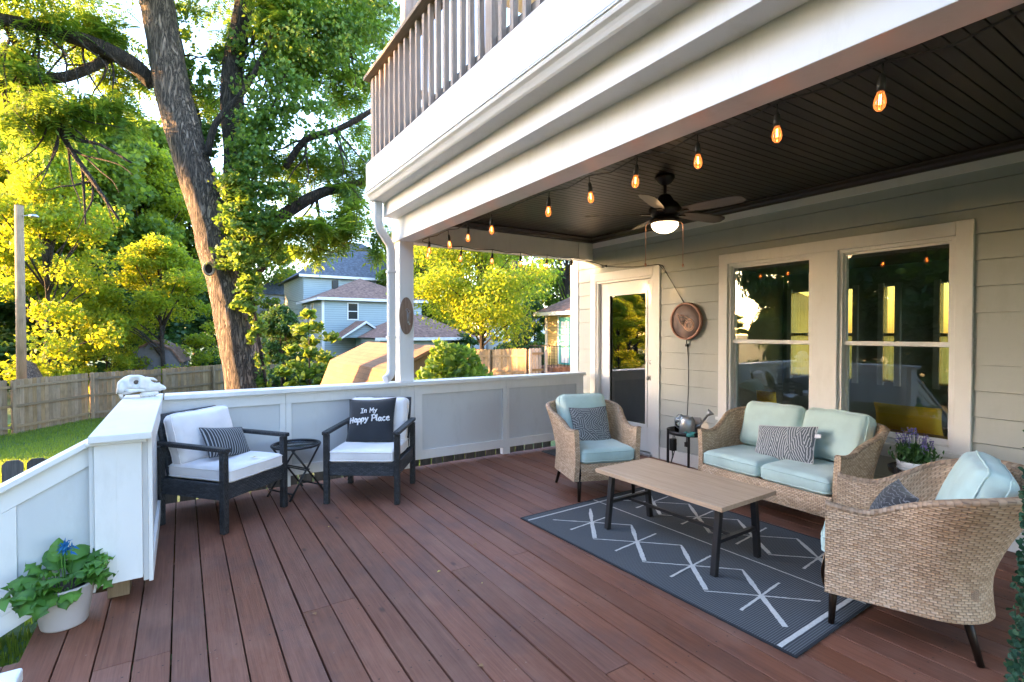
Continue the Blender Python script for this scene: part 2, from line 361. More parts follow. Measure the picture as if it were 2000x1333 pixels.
# newel and its cap
b=MB(); b.box(-.393,-.19,3.445,3.498,.14,.903); b.box(-.393,-.30,3.443,3.4449,.14,.903); b.build('newel_post',W,rail,.003)
b=MB(); b.box(-.36,-.26,3.6,3.75,0,.094); b.build('post_core',M['fence'],rail)
b=MB(); b.box(-.410,-.140,3.39,5.47,.905,.945); b.box(-.425,-.165,3.425,3.6,.885,.9045); b.build('rail_cap',W,rail,.005)
# stair rail panel sloping down to the left at y 3.60..3.66
sl_=-.56
def zs(x,z): return z+(x+.415)*(-sl_)
def slab(z0,z1,y0,y1,x0=-.416,x1=-2.6):
    f=MB(); f.prism([(x0,zs(x0,z0)),(x1,zs(x1,z0)),(x1,zs(x1,z1)),(x0,zs(x0,z1))],1,y0,y1); return f
def prx(x0,x1,z0,z1,y0,y1):
    f=MB(); f.prism([(x0,zs(x0,z0)),(x1,zs(x1,z0)),(x1,zs(x1,z1)),(x0,zs(x0,z1))],1,y0,y1); return f
slab(.872,.905,3.53,3.72).build('stair_rail_cap',W,rail,.004)
f=slab(.765,.870,3.57,3.585); f.build('stair_rail_band',W,rail,.0015)
f=slab(.145,.245,3.57,3.585); f.build('stair_rail_band',W,rail,.0015)
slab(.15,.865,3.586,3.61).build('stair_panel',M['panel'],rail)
for xx in (-.72,-1.45,-2.2):
    prx(xx,xx-.09,.246,.764,3.568,3.585).build('stair_stile',W,rail,.0015)
# newel at the near corner (its cap peeps in at the bottom left)
nr=thing('newel_post','white square newel post with a flat cap at the near corner of the deck','post',(-.44,1.69,0))
b=MB(); b.box(-.07,.07,-.07,.07,0,.585); b.build('shaft',W,nr,.003)
b=MB(); b.box(-.09,.09,-.09,.09,.586,.622); b.build('cap',W,nr,.006)
# ================= house =================
house=thing('house','sage green house with a covered porch under a wooden balcony, white beams and trim','house')
# siding with laps; openings: door y 4.215..5.245 z 0..2.17 ; windows y 1.40..3.245 z .62..2.19
def siding(name,y0,y1,z0,z1,mat,par,exp=.1835,zref=-.03,xf=XW):
    m=MB(); z=zref
    while z<z1:
        a=max(z,z0); c=min(z+exp-.005,z1)
        if c>a+.004:
            t0=(a-z)/exp; t1=(c-z)/exp
            xa=xf-.014+.010*t0; xb=xf-.014+.010*t1
            m.add([(xa,y0,a),(xa,y1,a),(xb,y1,c),(xb,y0,c),(xf+.012,y0,a),(xf+.012,y1,a),(xf+.012,y1,c),(xf+.012,y0,c)],
              [(0,3,2,1),(0,1,5,4),(3,7,6,2),(0,4,7,3),(1,2,6,5)])
        z+=exp
    return m
m=MB()
for (a,c,z0,z1) in ((-3,1.38,-.4,2.62),(1.38,3.27,-.4,.57),(1.38,3.27,2.21,2.62),(3.27,4.20,-.4,2.62),(4.20,5.26,2.17,2.62),(5.26,5.62,-.4,2.62)):
    q=siding('s',a,c,z0,z1,None,None); m.add(q.v,q.f)
m.build('siding',M['siding'],house,fix=False)
b=MB(); b.box(4.733,4.744,-3,1.38,-.3,2.6); b.box(4.733,4.744,3.27,4.2,-.3,2.6); b.box(4.733,4.744,5.26,5.6,-.3,2.6); b.box(4.745,4.85,-3,1.38,-1.5,2.75); b.box(4.745,4.85,1.38,3.27,-1.5,.6); b.box(4.745,4.85,1.38,3.27,2.2,2.75); b.box(4.745,4.85,3.27,4.2,-1.5,2.75); b.box(4.745,4.85,4.2,5.26,2.17,2.75); b.box(4.745,4.85,5.26,5.76,-1.5,2.75)
b.build('wall_core',M['siding'],house)
T=M['trim']
b=MB(); b.box(XW-.022,XW+.05,5.60,5.77,-.6,2.47); b.build('corner_board',T,house,.002)
b=MB(); b.box(XW-.02,XW+.02,-3,4.12,.0,.125); b.box(XW-.028,XW+.02,-3,4.12,.125,.14); b.box(XW-.02,XW+.02,5.34,5.59,.0,.125); b.build('baseboard',T,house,.002)
b=MB(); b.box(XW-.024,XW+.03,-3,5.3,2.615,2.72); b.build('frieze_board',T,house,.002)
# door
b=MB(); b.box(XW-.03,XW+.02,4.125,4.235,0,2.27); b.box(XW-.03,XW+.02,5.225,5.335,0,2.27); b.box(XW-.032,XW+.02,4.236,5.224,2.16,2.268)
b.build('door_casing',T,house,.003)
b=MB(); b.box(XW-.015,XW+.10,4.236,4.262,.02,2.159); b.box(XW-.015,XW+.10,5.198,5.224,.02,2.159); b.box(XW-.015,XW+.10,4.262,5.198,2.133,2.159); b.build('door_jamb',T,house)
door=thing('door',None,None); door.parent=house
b=MB(); X0,X1=XW+.035,XW+.078
b.box(X0,X1,4.264,4.36,.03,2.13); b.box(X0,X1,5.06,5.196,.03,2.13)if False else None
b.box(X0,X1,5.04,5.196,.03,2.13); b.box(X0,X1,4.36,5.04,1.99,2.13); b.box(X0,X1,4.36,5.04,.03,.33)
b.build('slab',T,door,.002)
b=MB(); gy0,gy1,gz0,gz1=4.36,5.04,.33,1.99
for (a,c,d,e) in ((gy0,gy0+.03,gz0,gz1),(gy1-.03,gy1,gz0,gz1),(gy0+.03,gy1-.03,gz0,gz0+.03),(gy0+.03,gy1-.03,gz1-.03,gz1)): b.box(X0-.010,X0+.004,a,c,d,e)
b.build('glazing_bead',T,door,.002)
b=MB(); b.box(X0+.018,X0+.022,gy0,gy1,gz0,gz1); b.build('pane',M['doorpane'],door)
b=MB(); b.lathe([(.0,0),(.03,.0),(.03,.006),(.012,.01),(.012,.03),(.024,.038),(.028,.052),(.020,.066),(0,.07)],20)
kb=b.build('knob',M['steel'],door); kb.rotation_euler=(0,R(-90),0); kb.location=(X0,4.31,.93)
b=MB(); b.lathe([(.0,0),(.026,.0),(.026,.008),(.02,.014),(0,.014)],20); kb=b.build('deadbolt',M['steel'],door); kb.rotation_euler=(0,R(-90),0); kb.location=(X0,4.31,1.12)
b=MB(); b.box(XW-.06,XW+.09,4.236,5.224,-.002,.024); b.build('threshold',M['steel'],house,.003)
# windows
b=MB()
b.box(XW-.032,XW+.02,1.30,1.40,.50,2.28); b.box(XW-.032,XW+.02,3.24,3.34,.50,2.28); b.box(XW-.034,XW+.02,1.40,3.24,2.18,2.278); b.box(XW-.034,XW+.02,2.19,2.40,.56,2.179)
b.box(XW-.034,XW+.02,1.40,3.24,.50,.575); b.box(XW-.06,XW+.02,1.29,3.35,.575,.607); b.build('window_casing',T,house,.003)
def win(y0,y1):
    wn=thing('window',None,None); wn.parent=house
    fr=MB(); z0,z1=.608,2.179; X=XW-.01
    fr.box(X,X+.11,y0,y0+.028,z0,z1); fr.box(X,X+.11,y1-.028,y1,z0,z1); fr.box(X,X+.11,y0+.028,y1-.028,z1-.028,z1); fr.box(X,X+.11,y0+.028,y1-.028,z0,z0+.03)
    fr.build('frame',T,wn,.002)
    a0,a1=y0+.029,y1-.029
    def sash(nm,xa,za,zb,s,bt,tp):
        q=MB(); q.box(xa,xa+.03,a0,a0+s,za,zb); q.box(xa,xa+.03,a1-s,a1,za,zb); q.box(xa,xa+.03,a0+s,a1-s,za,za+bt); q.box(xa,xa+.03,a0+s,a1-s,zb-tp,zb)
        so_=q.build(nm,T,wn,.002)
        g=MB(); g.box(xa+.013,xa+.017,a0+s,a1-s,za+bt,zb-tp); g.build('pane',M['pane'],so_)
    sash('upper_sash',X+.022,1.375,2.15,.018,.034,.02)
    sash('lower_sash',X+.056,.64,1.40,.022,.045,.03)
    return wn
win(1.402,2.188); win(2.402,3.238)
# ceiling, crown, beams
b=MB(); y=-3.0
while y<5.28:
    b.box(2.14,XW+.02,y,y+.066,2.745,2.765); y+=.0705
b.build('ceiling',M['ceil'],house,.0035)
b=MB(); b.box(1.96,XW+.1,-3,5.45,2.768,2.80); b.build('ceiling_backing',M['black'],house)
b=MB(); prof=[(0,0),(.05,0),(.05,.02),(.02,.045),(.02,.075),(0,.075)]
b.prism([(XW-.02-p,2.744-q) for p,q in [(0,0),(.10,0),(.10,.014),(.055,.03),(.045,.05),(.02,.062),(0,.062)]],1,-3,5.30)
b.prism([(2.132+p,2.744-q) for p,q in [(0,0),(.10,0),(.10,.014),(.055,.03),(.045,.05),(.02,.062),(0,.062)]],1,-3,5.30)
b.build('crown_molding',M['crown'],house,.002)
b=MB(); b.prism([(5.30-p,2.743-q) for p,q in [(0,0),(.10,0),(.10,.014),(.055,.03),(.045,.05),(.02,.062),(0,.062)]],0,2.14,XW-.02)
b.build('crown_molding',M['crown'],house,.002)
b=MB(); b.box(1.95,2.13,-3,5.48,2.465,2.76); b.build('porch_beam',W,house,.003)
b=MB(); b.box(2.131,XW+.02,5.305,5.48,2.46,2.76); b.box(4.45,XW-.025,5.29,5.304,2.46,2.70); b.build('end_beam',W,house,.003)
b=MB(); b.box(1.80,1.949,-3,5.33,2.695,3.0); b.build('frieze_box',W,house,.003)
b=MB(); b.box(1.98,2.135,5.31,5.475,.947,2.464); b.box(1.972,2.135,5.298,5.32,0.0,.90);b.build('porch_post',W,house,.003)
# fascia and gutter
b=MB(); b.box(1.625,1.66,2.87,5.335,2.93,3.225); b.box(1.621,1.66,-3,2.867,2.945,3.225); b.box(1.66,1.949,5.31,5.335,2.93,3.225); b.build('fascia',W,house,.002)
g=[(1.625,2.928),(1.622,2.915),(1.628,2.90),(1.645,2.885),(1.655,2.87),(1.665,2.852),(1.675,2.842),(1.798,2.842),(1.798,2.928)]
b=MB(); b.prism(g,1,-3,5.338); b.build('gutter',W,house,.0015)
b=MB(); b.box(1.615,1.66,-3,5.338,2.926,2.934); b.build('gutter_lip',W,house)
# downspout: rectangular pipe following elbows
def pipe(pts,wd,dp,mat,par,name):
    m=MB(); P=[Vector(p) for p in pts]; n=len(P); vs=[]
    for i,p in enumerate(P):
        d=(P[min(i+1,n-1)]-P[max(i-1,0)]).normalized(); sx=Vector((0,1,0)).cross(d)
        if sx.length<.1: sx=Vector((1,0,0))
        sx.normalize(); sy=d.cross(sx)
        c=.012
        for a,bb in ((-wd/2+c,-dp/2),(wd/2-c,-dp/2),(wd/2,-dp/2+c),(wd/2,dp/2-c),(wd/2-c,dp/2),(-wd/2+c,dp/2),(-wd/2,dp/2-c),(-wd/2,-dp/2+c)): vs.append(p+sx*a+sy*bb)
    fs=[(i*8+k,i*8+(k+1)%8,(i+1)*8+(k+1)%8,(i+1)*8+k) for i in range(n-1) for k in range(8)]+[tuple(range(8)),tuple((n-1)*8+k for k in range(8))]
    m.add(vs,fs); return m.build(name,mat,par,.002)
yd=5.29
def crv(a,b,c,n=6): return [tuple((1-t)**2*np.array(a)+2*t*(1-t)*np.array(b)+t*t*np.array(c)) for t in np.linspace(0,1,n)]
pts=[(1.735,yd,2.845),(1.735,yd,2.72)]+crv((1.735,yd,2.66),(1.735,yd,2.60),(1.765,yd+.01,2.55))+crv((1.865,yd+.05,2.44),(1.895,yd+.06,2.40),(1.895,yd+.06,2.34))
pts+=[(1.895,yd+.06,1.6),(1.895,yd+.06,1.18)]+crv((1.895,yd+.06,1.10),(1.895,yd+.06,1.01),(1.80,yd-.02,.985),7)
ds=pipe(pts,.082,.062,W,house,'downspout')
b=MB()
for z in (2.12,1.42): b=MB(); b.box(1.848,1.942,yd+.02,yd+.10,z,z+.022); b.build('strap',W,ds)
# ---- balcony
b=MB(); b.box(1.665,4.7,-3,5.33,3.226,3.25); b.build('balcony_floor',M['deck'],house)
GW,GH=M['greywood'],M['greywoodh']
br=thing('balcony_railing',None,None); br.parent=house; br['label']='weathered grey wooden balcony railing'
b=MB(); b.box(1.70,1.738,-3,5.29,3.27,3.36); b.build('bottom_rail',GH,br,.003)
b=MB(); b.box(1.70,1.738,-3,5.29,4.0,4.09); b.build('top_rail',GH,br,.003)
b=MB(); b.box(1.61,1.775,-3,5.37,4.091,4.128); b.build('handrail',GH,br,.004)
for y_ in (5.21,2.83,.3):
    b=MB(); b.box(1.665,1.755,y_,y_+.09,3.16 if False else 3.226,4.09); b.build('post',GW,br,.004)
bal=MB(); bal.box(-.019,.019,-.019,.019,0,.80); b0=bal.build('baluster',GW,br,.002); first=True
y_=5.13
while y_>-1:
    if min(abs(y_-2.875),abs(y_-.345))>.07:
        if first: o=b0; first=False
        else: o=b0.copy(); C.objects.link(o); o.parent=br
        o.location=(1.68,y_,3.262+rg.uniform(-.012,.012)); o.rotation_euler=(rg.uniform(-.014,.014),0,rg.uniform(-.05,.05)+rg.choice([0,math.pi]))
    y_-=.1335
# far end side of the balcony
b=MB(); b.box(1.76,4.6,5.22,5.258,3.27,3.36); b.box(1.76,4.6,5.22,5.258,4.0,4.09); b.build('bottom_rail',GH,br)
x_=1.86
while x_<4.6:
    o=b0.copy(); C.objects.link(o); o.parent=br; o.location=(x_,5.28,3.262); x_+=.1335
b=MB(); b.box(1.985,2.125,5.15,5.29,3.2505,5.5); b.build('roof_post',GW,house,.004)
b=MB(); b.box(3.25,4.75,-3,5.45,5.5,5.62); b.box(3.2,3.249,-3,5.5,5.44,5.7); b.build('balcony_soffit',T,house)
q=siding('s',-3,5.5,3.25,5.5,None,None); m=MB(); m.add(q.v,q.f); m.build('upper_siding',M['siding'],house,fix=False)
b=MB(); b.box(4.745,4.9,-3,5.5,2.76,5.5); b.build('wall_core',M['siding'],house)
# rest of the house body and room
b=MB(); b.box(4.85,10,5.66,5.76,-1.5,5.6); b.box(9.9,10.0,-3,5.66,-1.5,.7); b.box(9.9,10,-3,5.66,2.25,5.6); b.box(4.85,4.95,-3.1,-3,-1.5,5.6); b.box(9.5,10,-3.1,-3,-1.5,5.6); b.box(4.95,9.5,-3.1,-3,-1.5,.3); b.box(4.95,9.5,-3.1,-3,2.5,5.6)  # unseen end wall left wide open, added to let sky light into the room
wy=[2.96,3.12,3.72,3.88,4.35,4.55,5.05,5.42]
ed=[-3]+wy+[5.66]
for i in range(0,len(ed)-1,2): b.box(9.9,10,ed[i],ed[i+1],.7,2.25)
b.build('outer_walls',M['siding'],house)
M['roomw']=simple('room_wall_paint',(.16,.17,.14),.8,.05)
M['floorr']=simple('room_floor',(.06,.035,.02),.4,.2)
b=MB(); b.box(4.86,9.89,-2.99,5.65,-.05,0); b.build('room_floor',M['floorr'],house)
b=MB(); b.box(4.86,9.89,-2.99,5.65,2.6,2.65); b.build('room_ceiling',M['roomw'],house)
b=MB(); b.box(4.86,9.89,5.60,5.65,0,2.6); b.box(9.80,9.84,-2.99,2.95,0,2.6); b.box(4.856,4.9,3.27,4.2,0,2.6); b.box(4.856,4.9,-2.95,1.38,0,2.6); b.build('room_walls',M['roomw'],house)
n=N('yellow_light_tint'); t_=n.n('BsdfTranslucent'); t_.inputs[0].default_value=(.75,.47,.10,1); d_=n.n('BsdfTransparent'); d_.inputs[0].default_value=(.7,.45,.12,1); mx=n.n('MixShader',i_0=.5); n.t.links.new(t_.outputs[0],mx.inputs[1]); n.t.links.new(d_.outputs[0],mx.inputs[2]); n.t.links.new(mx.outputs[0],n.out.inputs[0]); M['lightsheet']=n.m  # added sheets, their yellow tint imitates warm light at the far windows
for i in range(0,len(wy),2):
    c_=MB(); ny=28; vs=[];y0,y1=wy[i]-.02,wy[i+1]+.02
    for j in range(ny+1):
        yy=y0+(y1-y0)*j/ny; xx=9.86+.02*math.sin(j*1.9); vs+=[(xx,yy,.66),(xx,yy,2.24)]
    c_.add(vs,[(2*j,2*j+2,2*j+3,2*j+1) for j in range(ny)],True); c_.build('yellow_light_sheet',M['lightsheet'],house,fix=False)
    c_=MB(); c_.box(9.84,9.90,wy[i]-.08,wy[i],.6,2.3); c_.box(9.84,9.90,wy[i+1],wy[i+1]+.08,.6,2.3); c_.box(9.85,9.895,wy[i],wy[i+1],1.42,1.47); c_.build('window_frame',T,house)
# roof slab above so the house is closed
b=MB(); b.box(4.76,10.2,-3.2,5.7,5.62,5.75); b.build('roof',M['greyroof'],house)
# ================= furniture =================
def smooth(t): t=max(0,min(1,t)); return t*t*(3-2*t)
def wicker_shell(W_,D_,r,z0,zt,zb,th=.045,flare=.07,ds=.03,bulge=.015):
    """U-shaped wall: returns MB with UVs. path from front-left round the back to front-right"""
    path=[];L=0
    def add(x,y,nx,ny): path.append((x,y,nx,ny))
    n1=max(4,int((D_-r)/ds))
    for i in range(n1): add(-W_,(D_-r)*i/n1,-1,0)
    n2=max(6,int(r*1.57/ds))
    for i in range(n2): a=math.pi-math.pi/2*i/n2; add(-W_+r+r*math.cos(a),D_-r+r*math.sin(a),math.cos(a),math.sin(a))
    n3=max(4,int(2*(W_-r)/ds))
    for i in range(n3): add(-W_+r+2*(W_-r)*i/n3,D_,0,1)
    for i in range(n2): a=math.pi/2-math.pi/2*i/n2; add(W_-r+r*math.cos(a),D_-r+r*math.sin(a),math.cos(a),math.sin(a))
    for i in range(n1+1): add(W_,(D_-r)*(1-i/n1),1,0)
    def top(y):
        t=smooth((y-D_*.22)/(D_*.78)); dip=-.018*math.sin(min(1,y/(D_*.45))*math.pi)
        return zt+(zb-zt)*t+dip
    us=[0]
    for a,b_ in zip(path[:-1],path[1:]): us.append(us[-1]+math.hypot(b_[0]-a[0],b_[1]-a[1]))
    cols=[]
    nz=14
    for (x,y,nx,ny),u in zip(path,us):
        zt_=top(y); back=smooth((y-D_*.35)/(D_*.6))
        def off(z):
            t=(z-z0)/(zt-z0)
            return bulge*max(0,1-t*2.2)**1.5+ flare*back*max(0,(t-.25))**1.7+.022*max(0,t-.5)
        c=[]
        H=zt_-z0
        for k in range(nz+1):
            z=z0+H*k/nz; o=off(z); c.append((x+nx*o,y+ny*o,z,z))
        ot=off(zt_)
        for k in range(1,6):
            a=math.pi*k/6; o=ot-th/2+math.cos(a)*(th/2+.006)+.003; z=zt_+math.sin(a)*.026; c.append((x+nx*o,y+ny*o,z,zt_+.012*k))
        for k in range(8):
            z=zt_-(zt_-.22)*k/7; o=off(z)-th; c.append((x+nx*o,y+ny*o,z,zt_+.08+(zt_-z)))
        cols.append(c)
    nr=len(cols[0]); vs=[p[:3] for c in cols for p in c]; body=[];bu=[]
    rimf=[];ru=[]
    for i in range(len(cols)-1):
        for k in range(nr-1):
            f=(i*nr+k,(i+1)*nr+k,(i+1)*nr+k+1,i*nr+k+1); uv=[(us[i],cols[i][k][3]),(us[i+1],cols[i+1][k][3]),(us[i+1],cols[i+1][k+1][3]),(us[i],cols[i][k+1][3])]
            if nz<=k<nz+6:
                uv=[(q[1]*1.0,q[0]) for q in uv]; rimf.append(f);ru.append(uv)
            else: body.append(f);bu.append(uv)
    m=MB(); m.add(vs,body,True,bu)
    # front caps
    for e in (0,len(cols)-1):
        idx=[e*nr+k for k in range(nr)]
        outer=idx[:nz+3]; inner=idx[nz+3:][::-1]
        n_=max(len(outer),len(inner))
        c=cols[e]; 
        A=[c[k-e*nr] for k in outer]; B=[c[k-e*nr] for k in inner]
        def samp(L_,z):
            zs_=[p[2] for p in L_]
            return (np.interp(z,zs_,[p[0] for p in L_]),np.interp(z,zs_,[p[1] for p in L_]))
        zz=np.linspace(z0,top(0)+.02,16); vs2=[];sgn=-1
        for z in zz:
            a=samp(A,z); b_=samp(B,max(z,.221)); 
            vs2+=[(a[0],a[1]-.001,z),(b_[0],b_[1]-.001,z)]
        fs=[(2*k,2*k+1,2*k+3,2*k+2) for k in range(15)]
        m.add(vs2,fs,False,[[(0,zz[k]),(.045,zz[k]),(.045,zz[k+1]),(0,zz[k+1])] for k in range(15)])
    rm=MB(); rm.add(vs,rimf,True,ru)
    return m,rm,top
def cushion(hx,hy,hz,r,puff=.02,n=16,seed=0,wr=.004,pipe_=True):
    vs=[];fs=[];ids={}
    def key(i,j,k): return (i,j,k)
    nx,ny,nz=n,n,6
    def P(i,j,k):
        if (i,j,k) in ids: return ids[(i,j,k)]
        x=(i/nx*2-1)*hx;y=(j/ny*2-1)*hy;z=(k/nz*2-1)*hz
        q=Vector((max(-hx+r,min(hx-r,x)),max(-hy+r,min(hy-r,y)),max(-hz+r*.98,min(hz-r*.98,z))))
        p=Vector((x,y,z)); d=p-q
        if d.length>1e-6: p=q+d.normalized()*r
        ux,uy=x/hx,y/hy
        pf=puff*(1-ux*ux)**.7*(1-uy*uy)**.7 if abs(ux)<1 and abs(uy)<1 else 0
        p.z+=pf*(z/hz)
        nn=noise.noise(Vector((x*7+seed,y*7,z*7)))+.5*noise.noise(Vector((x*19+seed,y*19,z*9)))
        eg=max(abs(ux),abs(uy))**5; p+=p.normalized()*nn*wr; p.z+=(z/hz)*eg*.004*noise.noise(Vector((x*45+seed,y*45,seed)))-(.012 if z>0 else 0)*math.exp(-((ux-.1)**2+(uy+.1)**2)*5)
        ids[(i,j,k)]=len(vs); vs.append(p); return ids[(i,j,k)]
    for i in range(nx):
        for j in range(ny):
            fs.append((P(i,j,0),P(i,j+1,0),P(i+1,j+1,0),P(i+1,j,0))); fs.append((P(i,j,nz),P(i+1,j,nz),P(i+1,j+1,nz),P(i,j+1,nz)))
    for i in range(nx):
        for k in range(nz):
            fs.append((P(i,0,k),P(i+1,0,k),P(i+1,0,k+1),P(i,0,k+1))); fs.append((P(i,ny,k),P(i,ny,k+1),P(i+1,ny,k+1),P(i+1,ny,k)))
    for j in range(ny):
        for k in range(nz):
            fs.append((P(0,j,k),P(0,j,k+1),P(0,j+1,k+1),P(0,j+1,k))); fs.append((P(nx,j,k),P(nx,j+1,k),P(nx,j+1,k+1),P(nx,j,k+1)))
    m=MB(); m.add(vs,fs,True)
    pp=MB()
    if pipe_:
        for k in (1,nz-1):
            lp=[]
            for i in range(nx): lp.append(vs[ids[(i,0,k)]])
            for j in range(ny): lp.append(vs[ids[(nx,j,k)]])
            for i in range(nx,0,-1): lp.append(vs[ids[(i,ny,k)]])
            for j in range(ny,0,-1): lp.append(vs[ids[(0,j,k)]])
            lp.append(lp[0]); c=Vector((0,0,0))
            pp.tube([p+Vector((p.x,p.y,0)).normalized()*.001 for p in lp],.0042,6,False)
    return m,pp
def build_cushion(name,mat,par,hx,hy,hz,r,puff,Mx,seed=0,wr=.005,pipe_=True):
    m,pp=cushion(hx,hy,hz,r,puff,26,seed,wr,pipe_); o=m.build(name,mat,par); o.matrix_local=Mx
    if pipe_: pp.build('piping',mat,o,fix=False)
    sub=o.modifiers.new('s','SUBSURF'); sub.levels=1; sub.render_levels=1
    return o
def pillow_surf(hx,hy,T,u,v,c=.07):
    x=hx*u*(1-c*(1-v*v)); y=hy*v*(1-c*(1-u*u))
    z=T*max(0,(1-abs(u)**2.6))**.55*max(0,(1-abs(v)**2.6))**.55
    return x,y,z
def pillow(name,label,cat,mat,hx,hy,T,Mw,seed=0,c=.07,deco=None,wr=.008):
    m=MB(); n=26; vs=[];
    for s_ in (1,-1):
        for i in range(n+1):
            for j in range(n+1):
                u=i/n*2-1;v=j/n*2-1; x,y,z=pillow_surf(hx,hy,T,u,v,c)
                ed=(1-u*u)*(1-v*v)
                z+= wr*ed*(noise.noise(Vector((x*9+seed,y*9,s_)))+.4*noise.noise(Vector((x*23,y*23+seed,s_))))
                vs.append((x,y,z*s_))
    fs=[];uv=[];o2=(n+1)**2
    for i in range(n):
        for j in range(n):
            a=i*(n+1)+j; q=(a,a+n+1,a+n+2,a+1); fs.append(q); uv.append([((i+d)/n,(j+e)/n) for d,e in((0,0),(1,0),(1,1),(0,1))])
            q2=tuple(o2+k for k in q[::-1]); fs.append(q2); uv.append(uv[-1][::-1])
    m.add(vs,fs,True,uv); o=m.build(name,mat,None,fix=False); o.matrix_world=Mw; tag(o,label,cat)
    # welt
    e=MB(); lp=[]
    for k in range(n): lp.append(pillow_surf(hx,hy,T,k/n*2-1,-1,c))
    for k in range(n): lp.append(pillow_surf(hx,hy,T,1,k/n*2-1,c))
    for k in range(n): lp.append(pillow_surf(hx,hy,T,1-k/n*2,1,c))
    for k in range(n+1): lp.append(pillow_surf(hx,hy,T,-1,1-k/n*2,c))
    e.tube(lp,.003,6,False); e.build('welt',mat,o,fix=False)
    return o
def patmat(name,fn):
    n=N(name); tc=n.n('TexCoord'); sp=n.n('SeparateXYZ'); n.t.links.new(tc.outputs['UV'],sp.inputs[0]); fac=fn(n,tc.outputs['UV'],sp.outputs[0],sp.outputs[1])
    return n,fac
def fin(n,fac,a,b): 
    n.bsdf(n.mix(fac,a,b),.9,n.noise(n.vec(),6,3),.4,.02,Sheen_Weight=.2); return n.m
# stripes (dark pillow with thin pale vertical stripes)
n,f=patmat('pinstripe_fabric',lambda n,t,u,v:n.ramp(n.mth('ABSOLUTE',n.mth('SUBTRACT',n.mth('FRACT',n.mth('MULTIPLY_ADD',u,17,n.mth('MULTIPLY',n.noise(t,5,2),.25))),.5)),(.0,(1,1,1)),(.12,(1,1,1)),(.17,(0,0,0))))
M['stripe']=fin(n,f,(.02,.024,.03),(.30,.31,.33))
# zebra weave for the sofa pillow: slanted bundles of lines
def zeb(n,t,u,v):
    cell=n.n('TexVoronoi',i_Scale=3.2); mp=n.n('Mapping'); mp.inputs['Scale'].default_value=(2.2,.7,1); n.t.links.new(t,mp.inputs[0]); n.t.links.new(mp.outputs[0],cell.inputs['Vector'])
    sp=n.n('SeparateColor'); n.t.links.new(cell.outputs['Color'],sp.inputs[0]); a=n.mth('MULTIPLY_ADD',sp.outputs[0],1.1,-.55)
    ln=n.mth('ADD',n.mth('MULTIPLY',u,26),n.mth('MULTIPLY',n.mth('MULTIPLY',a,v),16)); ln=n.mth('ADD',ln,n.mth('MULTIPLY',n.noise(t,12,2),.5))
    return n.ramp(n.mth('SINE',n.mth('MULTIPLY',ln,6.283)),(.5,(0,0,0)),(.62,(1,1,1)))
n,f=patmat('zebra_fabric',zeb); M['zebra']=fin(n,f,(.10,.115,.13),(.52,.54,.55))
def maze(n,t,u,v):
    cell=n.n('TexVoronoi',i_Scale=7.0,distance='CHEBYCHEV'); n.t.links.new(t,cell.inputs['Vector'])
    sp=n.n('SeparateColor'); n.t.links.new(cell.outputs['Color'],sp.inputs[0])
    ang=n.mth('MULTIPLY',n.mth('FLOOR',n.mth('MULTIPLY',sp.outputs[0],4)),.785)
    ln=n.mth('ADD',n.mth('MULTIPLY',n.mth('COSINE',ang),u),n.mth('MULTIPLY',n.mth('SINE',ang),v))
    return n.ramp(n.mth('SINE',n.mth('MULTIPLY',ln,120)),(.45,(0,0,0)),(.6,(1,1,1)))
n,f=patmat('maze_fabric',maze); M['maze']=fin(n,f,(.075,.085,.095),(.36,.375,.38))
def wav(n,t,u,v):
    ln=n.mth('ADD',n.mth('MULTIPLY',v,13),n.mth('MULTIPLY',n.noise(t,3,3,.6,.6),5)); return n.ramp(n.mth('SINE',n.mth('MULTIPLY',ln,6.283)),(.72,(0,0,0)),(.86,(1,1,1)))
n,f=patmat('wavy_fabric',wav); M['wavy']=fin(n,f,(.022,.025,.032),(.15,.16,.175))

